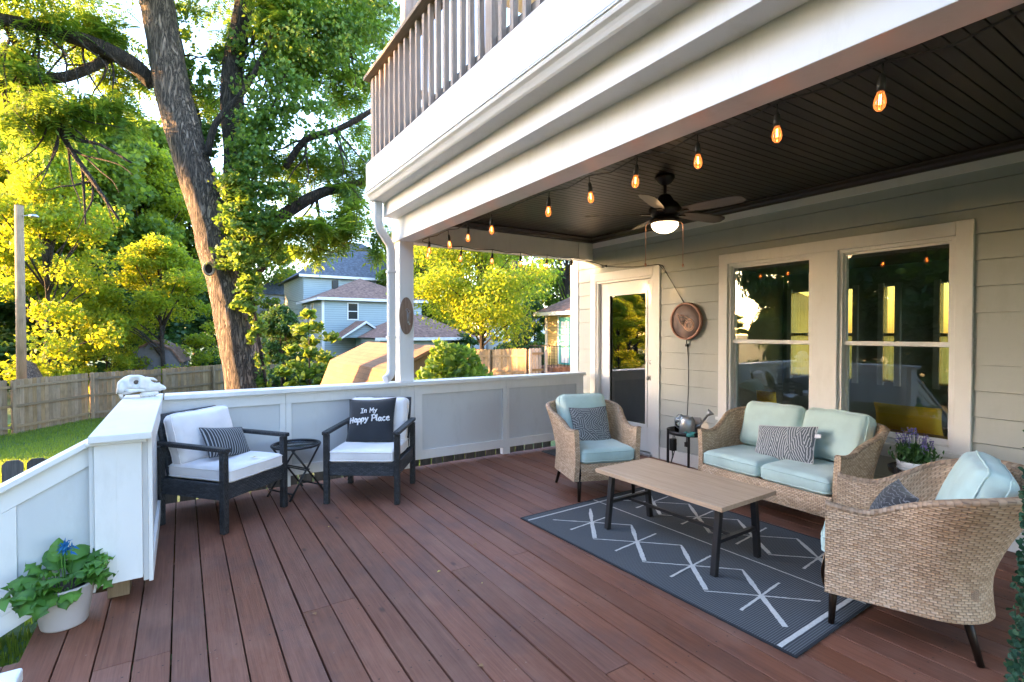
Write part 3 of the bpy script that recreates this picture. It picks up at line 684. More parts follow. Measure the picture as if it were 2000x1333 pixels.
# ---------- wicker armchair / loveseat ----------
def armchair(label,cat,loc,ang,W_=.325,D_=.70,seats=1,group=None,zb=.80,name='wicker_armchair',flare=.085):
    t=thing(name,label,cat,loc,ang,group)
    m,rm,top=wicker_shell(W_,D_,.24 if seats==1 else .22,.185,.615,zb,flare=flare)
    m.build('body',M['wicker'],t,fix=False); rm.build('rim',M['rim'],t,fix=False)
    a=MB(); nx=int(W_*2/.04); vs=[];uv=[];fs=[]
    for i in range(nx+1):
        x=-W_+.045+(2*W_-.09)*i/nx
        for k in range(6):
            z=.185+.15*k/5; y=-.006-.014*math.sin(math.pi*k/5)-.01*(1-((x)/W_)**2); vs.append((x,y,z)); uv.append((x,z))
    for i in range(nx):
        for k in range(5): fs.append((i*6+k,(i+1)*6+k,(i+1)*6+k+1,i*6+k+1))
    a.add(vs,fs,True,[[uv[q] for q in f] for f in fs]); a.box(-W_+.05,W_-.05,.0,D_-.06,.29,.335); a.build('seat_base',M['wicker'],t,fix=False)
    a=MB(); a.box(-W_+.06,W_-.06,.02,D_-.12,.190,.20); a.build('underframe',M['black'],t)
    for sx,yy,dy in ((-1,.035,-.01),(1,.035,-.01),(-1,D_-.11,.06),(1,D_-.11,.06)):
        l=MB(); x=sx*(W_-(.055 if dy<0 else .10)); l.tube([(x,yy,.24),(x+sx*(.010 if dy<0 else .045),yy+dy,0.0)],[.021,.014],12); l.build('leg',M['bronze'],t)
    cw=(2*W_-.10)/seats
    for s_ in range(seats):
        cx=-W_+.05+cw*(s_+.5)
        build_cushion('seat_cushion',M['aqua'],t,cw/2-.003,.285,.062,.045,.018,tr(cx,.255,.395),seed=s_*5+loc[0]*3,wr=.006)
        hb=.215 if seats==1 else .205
        bw=(cw/2-.012) if seats==1 else cw/2-.004
        dx=.02*(0 if seats==1 else (1 if s_ else -1)); rzz=0 if seats==1 else (-.10 if s_ else .06)
        build_cushion('back_cushion',M['aqua'],t,bw,hb,.075,.065,.035,tr(cx-dx*.5,.575,.465+hb*.93)@rot(rzz,'Z')@rot(R(68),'X'),seed=9+s_*3+loc[0],wr=.009)
    return t
A1=math.atan2(.30,-.95)  # facing vectors -> local -y
def ang_of(fx,fy): return math.atan2(fy,fx)+math.pi/2
aw1=ang_of(-.30,-.95); aw2=ang_of(-.348,.937)
armchair('wicker armchair with aqua cushions near the glass door, facing the camera','armchair',(3.155,3.345,0),aw1,.31,.68,1,'aqua cushioned wicker armchairs',zb=.775)
armchair('wicker armchair in the right foreground seen from its side, over the corner of the rug','armchair',(3.02,1.425,0),aw2,.335,.64,1,'aqua cushioned wicker armchairs',zb=.79,flare=.15)
armchair('wicker loveseat with aqua cushions under the double window','loveseat',(3.80,2.325,0),ang_of(-1,.035),.585,.62,2,None,.765,'wicker_loveseat')
def W4(loc,a): return tr(*loc)@rot(a)
pillow('throw_pillow','grey maze patterned square pillow on the wicker armchair by the door','pillow',M['maze'],.195,.185,.06,W4((3.147,3.345,0),aw1)@tr(.015,.395,.59)@rot(.03,'Z')@rot(R(66),'X'),3)
pl=pillow('throw_pillow','grey and white zebra patterned lumbar pillow on the loveseat','pillow',M['zebra'],.255,.15,.058,W4((3.80,2.325,0),ang_of(-1,.035))@tr(-.01,.335,.575)@rot(-.13,'Y')@rot(R(64),'X'),8,.05)
b=MB(); b.box(.235,.285,.055,.085,-.006,.006); b.build('care_tag',M['whitefab'],pl)
pillow('throw_pillow','dark wavy patterned pillow inside the right foreground wicker armchair','pillow',M['wavy'],.185,.155,.07,W4((3.02,1.425,0),aw2)@tr(-.03,.26,.53)@rot(.22,'Z')@rot(R(62),'X'),5)
# ---------- black woven armchairs ----------
def blackchair(label,loc,ang,grp):
    t=thing('patio_armchair',label,'armchair',loc,ang,grp); L=.047; w2=.33; D=.66
    BW,BB=M['blackwrap'],M['blackwick']
    def uvbox(m,x0,x1,y0,y1,z0,z1):
        vs=[(x0,y0,z0),(x1,y0,z0),(x1,y1,z0),(x0,y1,z0),(x0,y0,z1),(x1,y0,z1),(x1,y1,z1),(x0,y1,z1)]
        fs=[(0,3,2,1),(4,5,6,7),(0,1,5,4),(1,2,6,5),(2,3,7,6),(3,0,4,7)]
        uv=[]
        for i,f in enumerate(fs):
            if i<2: uv.append([(vs[k][0],vs[k][1]) for k in f])
            elif i in(2,4): uv.append([(vs[k][0],vs[k][2]) for k in f])
            else: uv.append([(vs[k][1],vs[k][2]) for k in f])
        m.add(vs,fs,False,uv)
    for sx in(-1,1):
        for yy in (0,D-L):
            m=MB(); x=sx*w2; uvbox(m,min(x,x-sx*L),max(x,x-sx*L),yy,yy+L,0,.60); m.build('leg',BW,t,.006,fix=False)
        m=MB(); x=sx*w2; x0,x1=min(x,x-sx*L),max(x,x-sx*L)
        vs=[(x0-.003,-.02,.60),(x1+.003,-.02,.60),(x1+.003,D+.01,.615),(x0-.003,D+.01,.615),(x0-.003,-.02,.632),(x1+.003,-.02,.632),(x1+.003,D+.01,.645),(x0-.003,D+.01,.645)]
        fs=[(0,3,2,1),(4,5,6,7),(0,1,5,4),(1,2,6,5),(2,3,7,6),(3,0,4,7)]
        m.add(vs,fs,False,[[(vs[k][1],vs[k][0]+vs[k][2]) for k in f] for f in fs]); m.build('armrest',BW,t,.007,fix=False)
        m=MB(); uvbox(m,min(x-sx*.012,x-sx*.038),max(x-sx*.012,x-sx*.038),L,D-L,.245,.365); m.build('side_rail',BB,t,.004,fix=False)
    m=MB(); uvbox(m,-w2+L,w2-L,.01,.038,.245,.365); m.build('front_rail',BB,t,.006,fix=False)
    m=MB(); uvbox(m,-w2+L,w2-L,D-.04,D-.012,.245,.365); m.build('back_rail',BB,t,.004,fix=False)
    m=MB(); m.box(-w2+.04,w2-.04,.03,D-.03,.335,.35); m.build('seat_deck',M['black'],t)
    # leaning back panel
    m=MB(); vs=[];uv=[]
    for z,y in ((.30,D-.10),(.84,D+.045)):
        for x in (-w2+L+.005,w2-L-.005):
            vs+= [(x,y,z),(x,y+.032,z)]
    fs=[(0,2,6,4),(1,5,7,3),(0,4,5,1),(2,3,7,6),(4,6,7,5),(0,1,3,2)]
    m.add(vs,fs,False,[[(vs[k][0],vs[k][2]) for k in f] for f in fs]); m.build('back_panel',BB,t,.006,fix=False)
    build_cushion('seat_cushion',M['whitefab'],t,w2-L-.005,.305,.055,.03,.006,tr(0,.30,.415),seed=loc[0]*7,wr=.004)
    build_cushion('back_cushion',M['whitefab'],t,w2-L-.01,.205,.065,.05,.03,tr(0,.565,.645)@rot(R(76),'X'),seed=loc[1]*5,wr=.010)
    return t
aA=ang_of(.65,-.76); aB=ang_of(-.56,-.83)
lA=(.50,4.485,0); lB=(1.285,4.40,0)
blackchair('black woven armchair with white cushions in the deck corner, striped pillow on it',lA,aA,'black woven armchairs with white cushions')
blackchair('black woven armchair with white cushions beside the porch post, lettered pillow on it',lB,aB,'black woven armchairs with white cushions')
pillow('throw_pillow','dark lumbar pillow with thin pale stripes on the corner armchair','pillow',M['stripe'],.215,.13,.05,W4(lA,aA)@tr(.06,.375,.585)@rot(.16,'Y')@rot(R(58),'X'),2,.05)
MP=W4(lB,aB)@tr(-.03,.405,.655)@rot(-.05,'Y')@rot(R(66),'X')
lp=pillow('throw_pillow','black square pillow lettered In My Happy Place','pillow',M['blackfab'],.225,.215,.065,MP,6,.08)
# hand-lettered strokes, unit box coordinates
G={'I':([[(.0,0),(.6,0)],[(.3,0),(.3,1)],[(.0,1),(.6,1)]],.72),
'n':([[(.1,.62),(.1,0)],[(.1,.45),(.28,.64),(.48,.62),(.52,.45),(.52,0)],[(0,0),(.2,0)],[(.42,0),(.64,0)],[(0,.62),(.12,.62)]],.76),
'M':([[(.08,0),(.14,1),(.45,.3),(.76,1),(.84,0)],[(0,0),(.2,0)],[(.74,0),(.96,0)],[(.02,1),(.16,1)],[(.74,1),(.9,1)]],1.05),
'y':([[(.05,.62),(.28,.05)],[(.55,.66),(.28,.02),(.12,-.32),(-.04,-.26)]],.6),
'H':([[(.06,.95),(.0,0)],[(.55,1.0),(.48,0)],[(.02,.46),(.54,.54)]],.72),
'a':([[(.46,.55),(.22,.62),(.04,.34),(.12,.04),(.34,.08),(.46,.5)],[(.48,.62),(.46,.1),(.6,.0)]],.66),
'p':([[(.06,.62),(.02,-.4)],[(.05,.48),(.3,.66),(.48,.42),(.36,.1),(.06,.06)]],.6),
'P':([[(.12,1.02),(.04,0)],[(-.06,.92),(.3,1.1),(.66,.92),(.56,.58),(.12,.46)]],.72),
'l':([[(.12,1.08),(.06,.2),(.16,0),(.28,.06)]],.36),
'c':([[(.46,.52),(.3,.64),(.06,.4),(.08,.08),(.3,-.02),(.5,.12)]],.58),
'e':([[(.08,.32),(.46,.42),(.36,.64),(.1,.5),(.06,.14),(.3,-.04),(.54,.12)]],.6)}
def lettering(txt,cx,cy,h,wd,tilt=0):
    tot=sum(G[c][1] if c!=' ' else .5 for c in txt)*h; x=cx-tot/2; out=[]
    for i,c in enumerate(txt):
        if c==' ': x+=.5*h; continue
        st,adv=G[c]
        dy=.06*h*math.sin(i*2.1)
        for s_ in st:
            out.append(([(x+px*h,cy+dy+py*h+tilt*(x-cx)) for px,py in s_],wd))
        x+=adv*h
    return out
m=MB()
def onp(x,y,hx=.225,hy=.215,T=.065,c=.08):
    u,v=x/hx,y/hy
    for _ in range(4): u=x/hx/(1-c*(1-v*v)); v=y/hy/(1-c*(1-u*u))
    z=pillow_surf(hx,hy,T,u,v,c)[2]; ed=(1-u*u)*(1-v*v)
    z+=.008*ed*(noise.noise(Vector((x*9+6,y*9,1)))+.4*noise.noise(Vector((x*23,y*23+6,1))))
    return (x,y,z+.0022)
for pts,wd in lettering('In My',-.01,.062,.042,.0042,.02)+lettering('Happy Place',.0,-.022,.056,.0065,.04):
    dn=[]
    for a,b_ in zip(pts[:-1],pts[1:]):
        for k in range(4): t_=k/4; dn.append((a[0]+(b_[0]-a[0])*t_,a[1]+(b_[1]-a[1])*t_))
    dn.append(pts[-1]); m.tube([onp(*p) for p in dn],wd,6)
m.build('lettering',M['whitefab'],lp)
# yellow leaf on the corner seat
b=MB(); b.add([(0,-.03,0),(.022,0,.004),(0,.03,0),(-.022,0,.006)],[(0,1,2,3)]); M['yleaf']=simple('yellow_leaf',(.65,.52,.12),.6)
o=b.build('fallen_leaf',M['yleaf']); o.matrix_world=W4(lA,aA)@tr(.02,.06,.486)@rot(.7); tag(o,'small yellow leaf lying on the white seat of the corner armchair','leaf')
# ---------- folding side table ----------
t=thing('folding_table','small round black folding table with a glass top between the two black armchairs','side table',(.875,5.03,0),.5)
b=MB(); b.lathe([(.0,0),(.205,0),(.205,.005),(.0,.005)],32,(0,0,.452)); b.build('glass_top',M['tglass'],t)
b=MB(); pr=[(.205+.012*math.cos(a),.453+.012*math.sin(a)) for a in np.linspace(0,2*math.pi,9)]; b.lathe(pr,36,cap=False); b.bar((-.2,0,.445),(.2,0,.445),.012); b.bar((0,-.2,.443),(0,.2,.443),.012); b.build('top_frame',M['black'],t)
for s_ in(-1,1):
    b=MB()
    for y in(-.15,.15):
        b.tube([(s_*.15,y*.9,.44),(-s_*.19,y,0)],.009,8)
    b.tube([(-s_*.165,-.15,.06),(-s_*.165,.15,.06)],.008,8); b.tube([(s_*.02,-.15,.24),(s_*.02,.15,.24)],.007,8)
    b.build('leg_frame',M['black'],t)
# ---------- rug ----------
def RU(u,v): return None
RA=R(2.1)
rug=thing('outdoor_rug','charcoal grey outdoor rug with white diamond and cross lines under the coffee table','rug',(2.252,3.385,.002),RA)
n=N('rug_weave'); v=n.vec(); sp=n.n('SeparateXYZ'); n.t.links.new(v,sp.inputs[0])
wx=n.mth('SINE',n.mth('MULTIPLY',sp.outputs[0],520)); wy_=n.mth('SINE',n.mth('MULTIPLY_ADD',sp.outputs[1],520,n.mth('MULTIPLY',n.mth('SIGN',wx),1.57)))
h_=n.mth('MULTIPLY_ADD',n.mth('MULTIPLY',wx,wy_),.5,.5)
c=n.mix(n.ramp(h_,(.45,(0,0,0)),(.75,(1,1,1))),(.042,.046,.050),(.175,.182,.19)); c=n.mix(n.mth('MULTIPLY',n.noise(v,2.5,5),.35),c,(.05,.055,.06))
n.bsdf(c,.9,h_,.5,.003); M['rug']=n.m; M['rugl']=simple('rug_white_yarn',(.62,.60,.56),.95,.08,80,.8,.003,bscale=200); M['rugb']=simple('rug_binding',(.02,.022,.026),.9,.1)
RW,RL=1.50,2.14
b=MB(); b.box(.012,RW-.012,-RL+.012,-.012,0,.006); b.build('rug_field',M['rug'],rug)
b=MB(); b.box(0,.012,-RL,0,0,.0075); b.box(RW-.012,RW,-RL,0,0,.0075); b.box(.012,RW-.012,-.012,0,0,.0075); b.box(.012,RW-.012,-RL,-RL+.012,0,.0075); b.build('rug_binding',M['rugb'],rug)
rr=random.Random(3)
b=MB(); LV=[0]
def stroke(a,c,w0,w1=None,jag=.002):
    LV[0]+=1; z=.0078+.00025*(LV[0]%9)
    a=np.array(a,float);c=np.array(c,float);d=(c-a);L_=np.hypot(*d);d/=L_;nn=np.array((-d[1],d[0]));n_=max(3,int(L_/.02)); w1=w1 or w0
    vs=[]
    for i in range(n_+1):
        t_=i/n_; w_=w0+(w1-w0)*math.sin(math.pi*t_); p=a+d*L_*t_
        for s_ in(-1,1): q=p+nn*s_*(w_/2+rr.uniform(-jag,jag)); vs.append((q[0],q[1],z))
    b.add(vs,[(2*i,2*i+1,2*i+3,2*i+2) for i in range(n_)])
for row,u0 in ((0,.395),(1,1.165)):
    for k in range(4):
        cx,cy=u0,-.40-.4515*k + (0 if row==0 else 0)
        if row==1: cy+=.05
        stroke((cx+.205,cy+.235),(cx,cy),.012,.03); stroke((cx,cy),(cx-.195,cy-.235),.03,.03)
        stroke((cx-.215,cy+.215),(cx,cy),.011); stroke((cx,cy),(cx+.21,cy-.218),.011)
        stroke((cx-.235,cy-.02),(cx,cy),.018,.014); stroke((cx,cy),(cx+.23,cy+.02),.014)
stroke((.78,-.015),(.78,-RL+.015),.011,None,.0012); stroke((.015,-.085),(RW-.015,-.085),.018,None,.001); stroke((.015,-RL+.085),(RW-.015,-RL+.085),.024,None,.001)
b.build('white_lines',M['rugl'],rug,fix=False)
# ---------- coffee table ----------
t=thing('coffee_table','rectangular coffee table with a pale oak top and black A-frame legs on the rug','coffee table',(2.92,2.385,.01),R(1.5))
b=MB(); b.box(-.295,.295,-.53,.53,.42,.448); b.build('tabletop',M['oak'],t,.002)
for yy in(-.44,.46):
    for s_ in(-1,1):
        l=MB(); l.bar((s_*.185,yy,.419),(s_*.235,yy,0),.036,.036,(0,1,0)); l.build('leg',M['black'],t,.002)
    l=MB(); l.bar((-.205,yy,.20),(.205,yy,.20),.028,.022); l.bar((-.19,yy,.41),(.19,yy,.41),.03,.018); l.build('crossbar',M['black'],t,.001)
l=MB(); l.bar((0,-.44,.186),(0,.46,.186),.02,.02); l.build('stretcher',M['black'],t)
# ---------- door mat ----------
b=MB(); b.box(-.3,.3,-.43,.43,0,.010); o=b.build('door_mat',M['rug'],None,.004,(4.04,4.72,.002)); tag(o,'dark grey door mat lying on the deck in front of the glass door','mat')
# ================= ceiling fan =================
fan=thing('ceiling_fan','dark ceiling fan with five brown blades and a lit dome lamp','ceiling fan',(3.30,2.85,2.745))
BZ=M['bronze']
b=MB(); b.lathe([(0,0),(.075,0),(.078,-.02),(.06,-.05),(.035,-.075),(0,-.08)][::-1],28); b.build('canopy',BZ,fan)
b=MB(); b.tube([(0,0,-.07),(0,0,-.17)],.013,12); b.build('downrod',BZ,fan)
b=MB(); b.lathe([(0,-.335),(.085,-.335),(.10,-.325),(.125,-.30),(.13,-.27),(.11,-.235),(.07,-.20),(.05,-.165),(.03,-.15),(0,-.15)],32); b.build('motor',BZ,fan)
b=MB(); b.lathe([(0,-.385),(.10,-.385),(.118,-.375),(.118,-.355),(.09,-.336),(0,-.336)],32); b.build('lamp_fitter',BZ,fan)
b=MB(); pr=[(.106*math.cos(a),-.386-.075*math.sin(a)) for a in np.linspace(math.pi/2,0,9)]; pr[0]=(0,pr[0][1]); b.lathe(pr,32,cap=False); b.build('lamp_shade',M['fanlight'],fan)
ctr=(3.30,2.85)
tips=[(3.412,2.239),(4.0,2.744),(2.702,2.642),(3.619,3.484),(2.887,3.335)]
a0=math.atan2(2.239-2.85,.112)
for k in range(5):
    a=a0+2*math.pi/5*k
    bl=MB(); pts=[(.17,-.045),(.30,-.06),(.52,-.066),(.60,-.058),(.635,-.03),(.64,.03),(.60,.058),(.52,.063),(.30,.055),(.17,.035)]
    n_=len(pts); vs=[(x,y,-.30-y*.24+(.004 if h else 0)) for h in(0,1) for x,y in pts]
    bl.add(vs,[tuple(range(n_))[::-1],tuple(range(n_,2*n_))]+[(i,(i+1)%n_,n_+(i+1)%n_,n_+i) for i in range(n_)])
    o=bl.build('blade',M['blade'],fan); o.rotation_euler=(0,0,a)
    ir=MB(); ir.bar((.10,0,-.31),(.20,0,-.306),.04,.008); o2=ir.build('blade_iron',BZ,o)
for dx,dy,zl in ((-.10,.085,-.70),(.095,-.08,-.71)):
    b=MB(); b.tube([(dx,dy,-.37),(dx*1.15,dy*1.15,-.40),(dx*1.15,dy*1.15,zl)],.0022,6); b.lathe([(0,-.03),(.007,-.025),(.009,-.012),(.004,0),(0,.002)],10,(dx*1.15,dy*1.15,zl)); b.build('pull_chain',M['copper'],fan)
# ================= string lights =================
sls=thing('string_lights','black string of amber filament bulbs along the porch beam and across the far end','string lights')
def mkbulb(lit=True):
    so_=MB(); so_.tube([(0,0,0),(0,0,-.04)],.0035,8); so_.lathe([(0,-.10),(.0145,-.10),(.015,-.075),(.012,-.05),(.006,-.038),(0,-.038)],14); s=so_.build('bulb_socket',M['wire'],sls)
    gl=MB(); gl.lathe([(.011,-.10),(.013,-.108),(.0185,-.126),(.0205,-.143),(.0175,-.158),(.009,-.168),(0,-.170)],18,cap=False); g=gl.build('bulb_glass',M['bulb'] if lit else M['tglass'],s)
    f=MB(); 
    f.tube([(-.0025,0,-.11),(-.003,0,-.145),(.003,0,-.145),(.0025,0,-.11)],.0012,5); f.build('filament',M['filament'] if lit else M['wire'],g)
    return s
proto=mkbulb()
def dupb(loc,first=[True]):
    if first[0]: first[0]=False; proto.location=loc; return proto
    s=proto.copy(); C.objects.link(s); s.location=loc
    g=proto.children[0]; g2=g.copy(); C.objects.link(g2); g2.parent=s
    f=g.children[0]; f2=f.copy(); C.objects.link(f2); f2.parent=g2
    s.rotation_euler=(rg.uniform(-.13,.13),rg.uniform(-.13,.13),rg.uniform(0,3))
    return s
by=[.45,.86,1.255,1.66,2.06,2.465,2.88,3.675,4.085,4.49,4.94]
xb=2.155
wp=[(xb,-1,2.47)]
for y in by: wp+=[(xb,y-.2,2.452-rg.uniform(.0,.03)),(xb,y,2.462)]; dupb((xb,y,2.458))
wp+=[(xb,3.28,2.455)]; wp.sort(key=lambda p:p[1]); wp+=[(xb+.02,5.15,2.47),(xb+.06,5.26,2.47)]
fx=[2.30,2.70,3.11,3.51,3.915]
zf=2.462
for x in fx:
    wp+=[(x,5.272,zf),(x+.2,5.275,zf-.018)]; dupb((x,5.272,zf-.004))
wp+=[(4.31,5.272,zf)]
ub=MB(); ub.lathe([(0,-.08),(.017,-.08),(.018,-.055),(.012,-.03),(.005,0),(0,0)],14,(4.31,5.272,zf-.02)); ub.build('bulb_socket',M['wire'],sls)
wp+=[(4.5,5.26,2.45),(4.655,5.16,2.40),(4.66,5.02,2.35)]+[(4.675,4.8,2.312),(4.68,4.55,2.288),(4.68,4.3,2.277),(4.675,4.13,2.272),(4.68,4.07,2.25)]+[(4.69,3.95,2.06),(4.69,3.84,1.90),(4.685,3.76,1.79)]
b=MB(); b.tube(wp,.0045,6); b.tube([(4.675,4.13,2.276),(4.685,4.02,2.16),(4.69,3.80,1.85),(4.685,3.745,1.78)],.0035,6); b.build('wire',M['wire'],sls)
b=MB(); b.box(4.64,4.67,4.98,5.06,2.33,2.36); b.build('plug',M['wire'],sls,.004)
# ================= disc emblem =================
sg=thing('wall_emblem','round copper rimmed metal disc with a flaming circled letter T emblem on the siding','wall sign',(4.685,3.735,1.605))
def disc(r0,r1,x0,x1,nm,mat,par,n_=48):
    m=MB(); vs=[];
    for k in range(n_):
        a=2*math.pi*k/n_; c,s=math.cos(a),math.sin(a); vs+=[(x0,-r1*c,r1*s),(x1,-r1*c,r1*s),(x0,-r0*c,r0*s),(x1,-r0*c,r0*s)]
    fs=[]
    for k in range(n_):
        a=4*k;b_=4*((k+1)%n_); fs+=[(a,b_,b_+1,a+1),(a+2,a+3,b_+3,b_+2),(a,a+2,b_+2,b_),(a+1,b_+1,b_+3,a+3)]
    m.add(vs,fs,True); return m.build(nm,mat,par)
disc(.001,.192,-.012,0,'face',M['disc'],sg); disc(.186,.205,-.028,.012,'rim',M['copper'],sg)
M['emline']=simple('pale_copper_line',(.85,.55,.42),.4,.05)
m=MB()
def el(pts,w_=.0048): m.tube([(-.0145,-x,z) for x,z in pts],w_,6)
cx,cz,r_=.045,-.045,.062
for rr_ in (r_,r_-.016): el([(cx+rr_*math.cos(a),cz+rr_*math.sin(a)) for a in np.linspace(0,2*math.pi,28)])
el([(cx-.032,cz+.018),(cx-.032,cz+.03),(cx+.032,cz+.03),(cx+.032,cz+.018),(cx+.01,cz+.018),(cx+.01,cz-.026),(cx+.018,cz-.026),(cx+.018,cz-.034),(cx-.018,cz-.034),(cx-.018,cz-.026),(cx-.01,cz-.026),(cx-.01,cz+.018),(cx-.032,cz+.018)],.003)
el([(cx-.05,cz-.045),(-.03,-.06),(-.075,-.02),(-.095,.02),(-.105,.055),(-.12,.085),(-.09,.075),(-.075,.06),(-.07,.075),(-.05,.055),(-.04,.068),(-.01,.045),(.0,.05),(.03,.03),(.07,.02),(.09,.0)])
el([(-.07,.03),(-.05,.0),(-.055,.035),(-.03,.01),(-.025,.035),(.0,.015),(.01,.02)],.0028); el([(-.06,-.02),(-.035,-.01),(-.045,-.045),(-.015,-.035)],.0028)
m.build('emblem_lines',M['emline'],sg)
b=MB(); b.tube([(.0,0,-.20),(.002,0,-.26),(.005,0,-.27)],.006,8); b.box(-.008,.02,-.012,.012,-.28,-.255); pts=[(.015,.0,-.27)]+[(.022,.0-.012*math.sin(k*.6),-.27-.135*k) for k in range(1,9)]
b.tube(pts,.0035,6); b.box(-.005,.028,-.018,.018,-1.39,-1.34); b.build('power_cord',M['wire'],sg)
# ================= plaque on the post =================
pq=thing('wall_plaque','oval weathered wooden plaque with small keys hung on the porch post','plaque',(2.055,5.307,1.66))
m=MB(); n_=40; vs=[]
for y in(0,-.018):
    for k in range(n_): a=2*math.pi*k/n_; vs.append((.078*math.cos(a)-.01,y,.20*math.sin(a)))
m.add(vs,[tuple(range(n_)),tuple(range(n_,2*n_))[::-1]]+[(k,(k+1)%n_,n_+(k+1)%n_,n_+k) for k in range(n_)]); m.build('board',M['plaque'],pq,.002)
m=MB()
for x,z in((-.005,.05),(.012,.03)):
    m.tube([(x,-.022,z),(x+.002,-.024,z-.13)],.004,6); m.tube([(x+.014*math.cos(a),-.022,z+.014+.014*math.sin(a)) for a in np.linspace(0,2*math.pi,12)],.003,6); m.box(x,x+.016,-.026,-.020,z-.128,z-.108)
m.build('iron_key',M['steel'],pq)
# ================= tray tables =================
def tray(label,loc):
    t=thing('tray_table',label,'side table',loc,0,'round black tray side tables')
    b=MB(); b.lathe([(0,.488),(.18,.488),(.19,.495),(.197,.53),(.193,.53),(.186,.500),(.178,.494),(0,.494)],36); b.build('tray',M['black'],t)
    for k,a in enumerate((R(155),R(275),R(35))):
        l=MB(); x,y=.20*math.cos(a),.20*math.sin(a); l.box(x-.009,x+.009,y-.009,y+.009,0,.545); l.build('leg',M['black'],t,.001)
    b=MB(); b.tube([(.17*math.cos(a),.17*math.sin(a),.03) for a in np.linspace(0,2*math.pi,30)],.006,6); b.build('ring',M['black'],t)
    return t
tray('black round tray table with a watering can, between the armchair and the loveseat',(4.16,3.30,0))
tray('black round tray table with a pot of lavender, in the corner by the loveseat',(4.33,1.46,0))
# watering can + lantern
t=thing('watering_can','small galvanised watering can on the round tray table','watering can',(4.13,3.28,.495),R(-36)); t.scale=(1.3,1.3,1.35)
GM=M['steel']
b=MB(); b.lathe([(0,.0),(.055,.0),(.058,.02),(.055,.10),(.04,.125),(.035,.127),(.05,.10),(.05,.006),(0,.006)],24); b.build('body',GM,t)
b=MB(); b.tube([(.045,0,.03),(.09,0,.06),(.15,0,.135)],[.012,.009,.008],12); b.tube([(.15,0,.135),(.175,0,.16)],[.010,.028],16); b.build('spout',GM,t)
b=MB(); b.tube([(-.05,0,.03),(-.09,0,.06),(-.095,0,.11),(-.06,0,.14),(-.03,0,.125)],.004,8); b.build('handle',GM,t)
t=thing('glass_jar','clear glass jar with a grey lid beside the watering can','jar',(4.19,3.40,.495))
b=MB(); b.lathe([(.0,0),(.06,0),(.062,.08),(.05,.11),(.047,.112),(.058,.08),(.056,.005),(0,.005)],24); b.build('jar_body',M['bulbclear'] if 'bulbclear' in M else glass('clear_glass',(.9,.94,.95),1.5),t)
b=MB(); b.lathe([(0,.112),(.062,.105),(.05,.13),(.02,.145),(.012,.17),(0,.172)],20); b.build('lid',GM,t)
t=thing('birdhouse_ornament','small grey metal gabled ornament behind the watering can','ornament',(4.27,3.27,.495),.4)
b=MB(); b.box(-.035,.035,-.03,.03,0,.09); b.build('body',GM,t,.002); b=MB(); b.prism([(-.045,.088),(.045,.088),(0,.15)],1,-.036,.036); b.build('roof',GM,t)
b=MB(); b.lathe([(0,0),(.05,0),(.052,.008),(.052,.035),(.047,.035),(.046,.02),(0,.02)],26,(0,0,0)); o=b.build('candle_tin',M['teal']); o.location=(4.055,3.19,.495); tag(o,'low teal candle tin in front of the watering can','candle')
# adapter and cords under the tray
b=MB(); b.box(4.10,4.15,3.42,3.47,.30,.42); b.tube([(4.12,3.45,.30),(4.14,3.46,.24),(4.22,3.56,.1),(4.3,3.7,.02)],.006,6); b.tube([(4.14,3.45,.48),(4.17,3.44,.36),(4.15,3.47,.22),(4.25,3.6,.07),(4.33,3.72,.02)],.005,6); b.tube([(4.125,3.445,.42),(4.12,3.44,.487)],.005,6)
o=b.build('power_adapter',M['wire'],None,.003); tag(o,'black power adapter and cords hanging below the tray table','adapter')
# ---------- leaves machinery ----------
def leafobj(name,V,Fc,mat,parent=None,uv=None,smooth=False):
    me=bpy.data.meshes.new(name); V=np.asarray(V,np.float32); Fc=np.asarray(Fc,np.int32); k=Fc.shape[1]
    me.vertices.add(len(V)); me.vertices.foreach_set('co',V.ravel()); me.loops.add(Fc.size); me.loops.foreach_set('vertex_index',Fc.ravel())
    me.polygons.add(len(Fc)); me.polygons.foreach_set('loop_start',np.arange(0,Fc.size,k,dtype=np.int32))
    try: me.polygons.foreach_set('loop_total',np.full(len(Fc),k,np.int32))
    except Exception: pass
    me.update(calc_edges=True); me.materials.append(mat)
    o=bpy.data.objects.new(name,me); C.objects.link(o)
    if parent: o.parent=parent
    return o
def rmats(nr,n,tilt=1.0,droop=0):
    """random rotation matrices; tilt limits how far the leaf normal leaves vertical"""
    az=nr.uniform(0,2*np.pi,n); ti=nr.normal(droop,.55*tilt,n); ro=nr.normal(0,.5*tilt,n)
    ca,sa=np.cos(az),np.sin(az); ct,st=np.cos(ti),np.sin(ti); cr,sr=np.cos(ro),np.sin(ro)
    Z=np.zeros(n);O=np.ones(n)
    Rz=np.stack([ca,-sa,Z,sa,ca,Z,Z,Z,O],1).reshape(n,3,3); Rx=np.stack([O,Z,Z,Z,ct,-st,Z,st,ct],1).reshape(n,3,3); Ry=np.stack([cr,Z,sr,Z,O,Z,-sr,Z,cr],1).reshape(n,3,3)
    return Rz@Rx@Ry
def scatter(nr,P,base,faces,size,tilt=1,droop=0,Rm=None):
    n=len(P); Rm=rmats(nr,n,tilt,droop) if Rm is None else Rm; s=size*nr.uniform(.6,1.3,(n,1,1))
    V=np.einsum('nij,kj->nki',Rm,base)*s+P[:,None,:]
    F_=faces[None]+(np.arange(n)*len(base))[:,None,None]
    return V.reshape(-1,3),F_.reshape(-1,faces.shape[1])
LEAF=np.array([(0,0,0),(.28,.42,.06),(0,1,-.05),(-.28,.42,.06)]); LF=np.array([(0,1,2,3)])
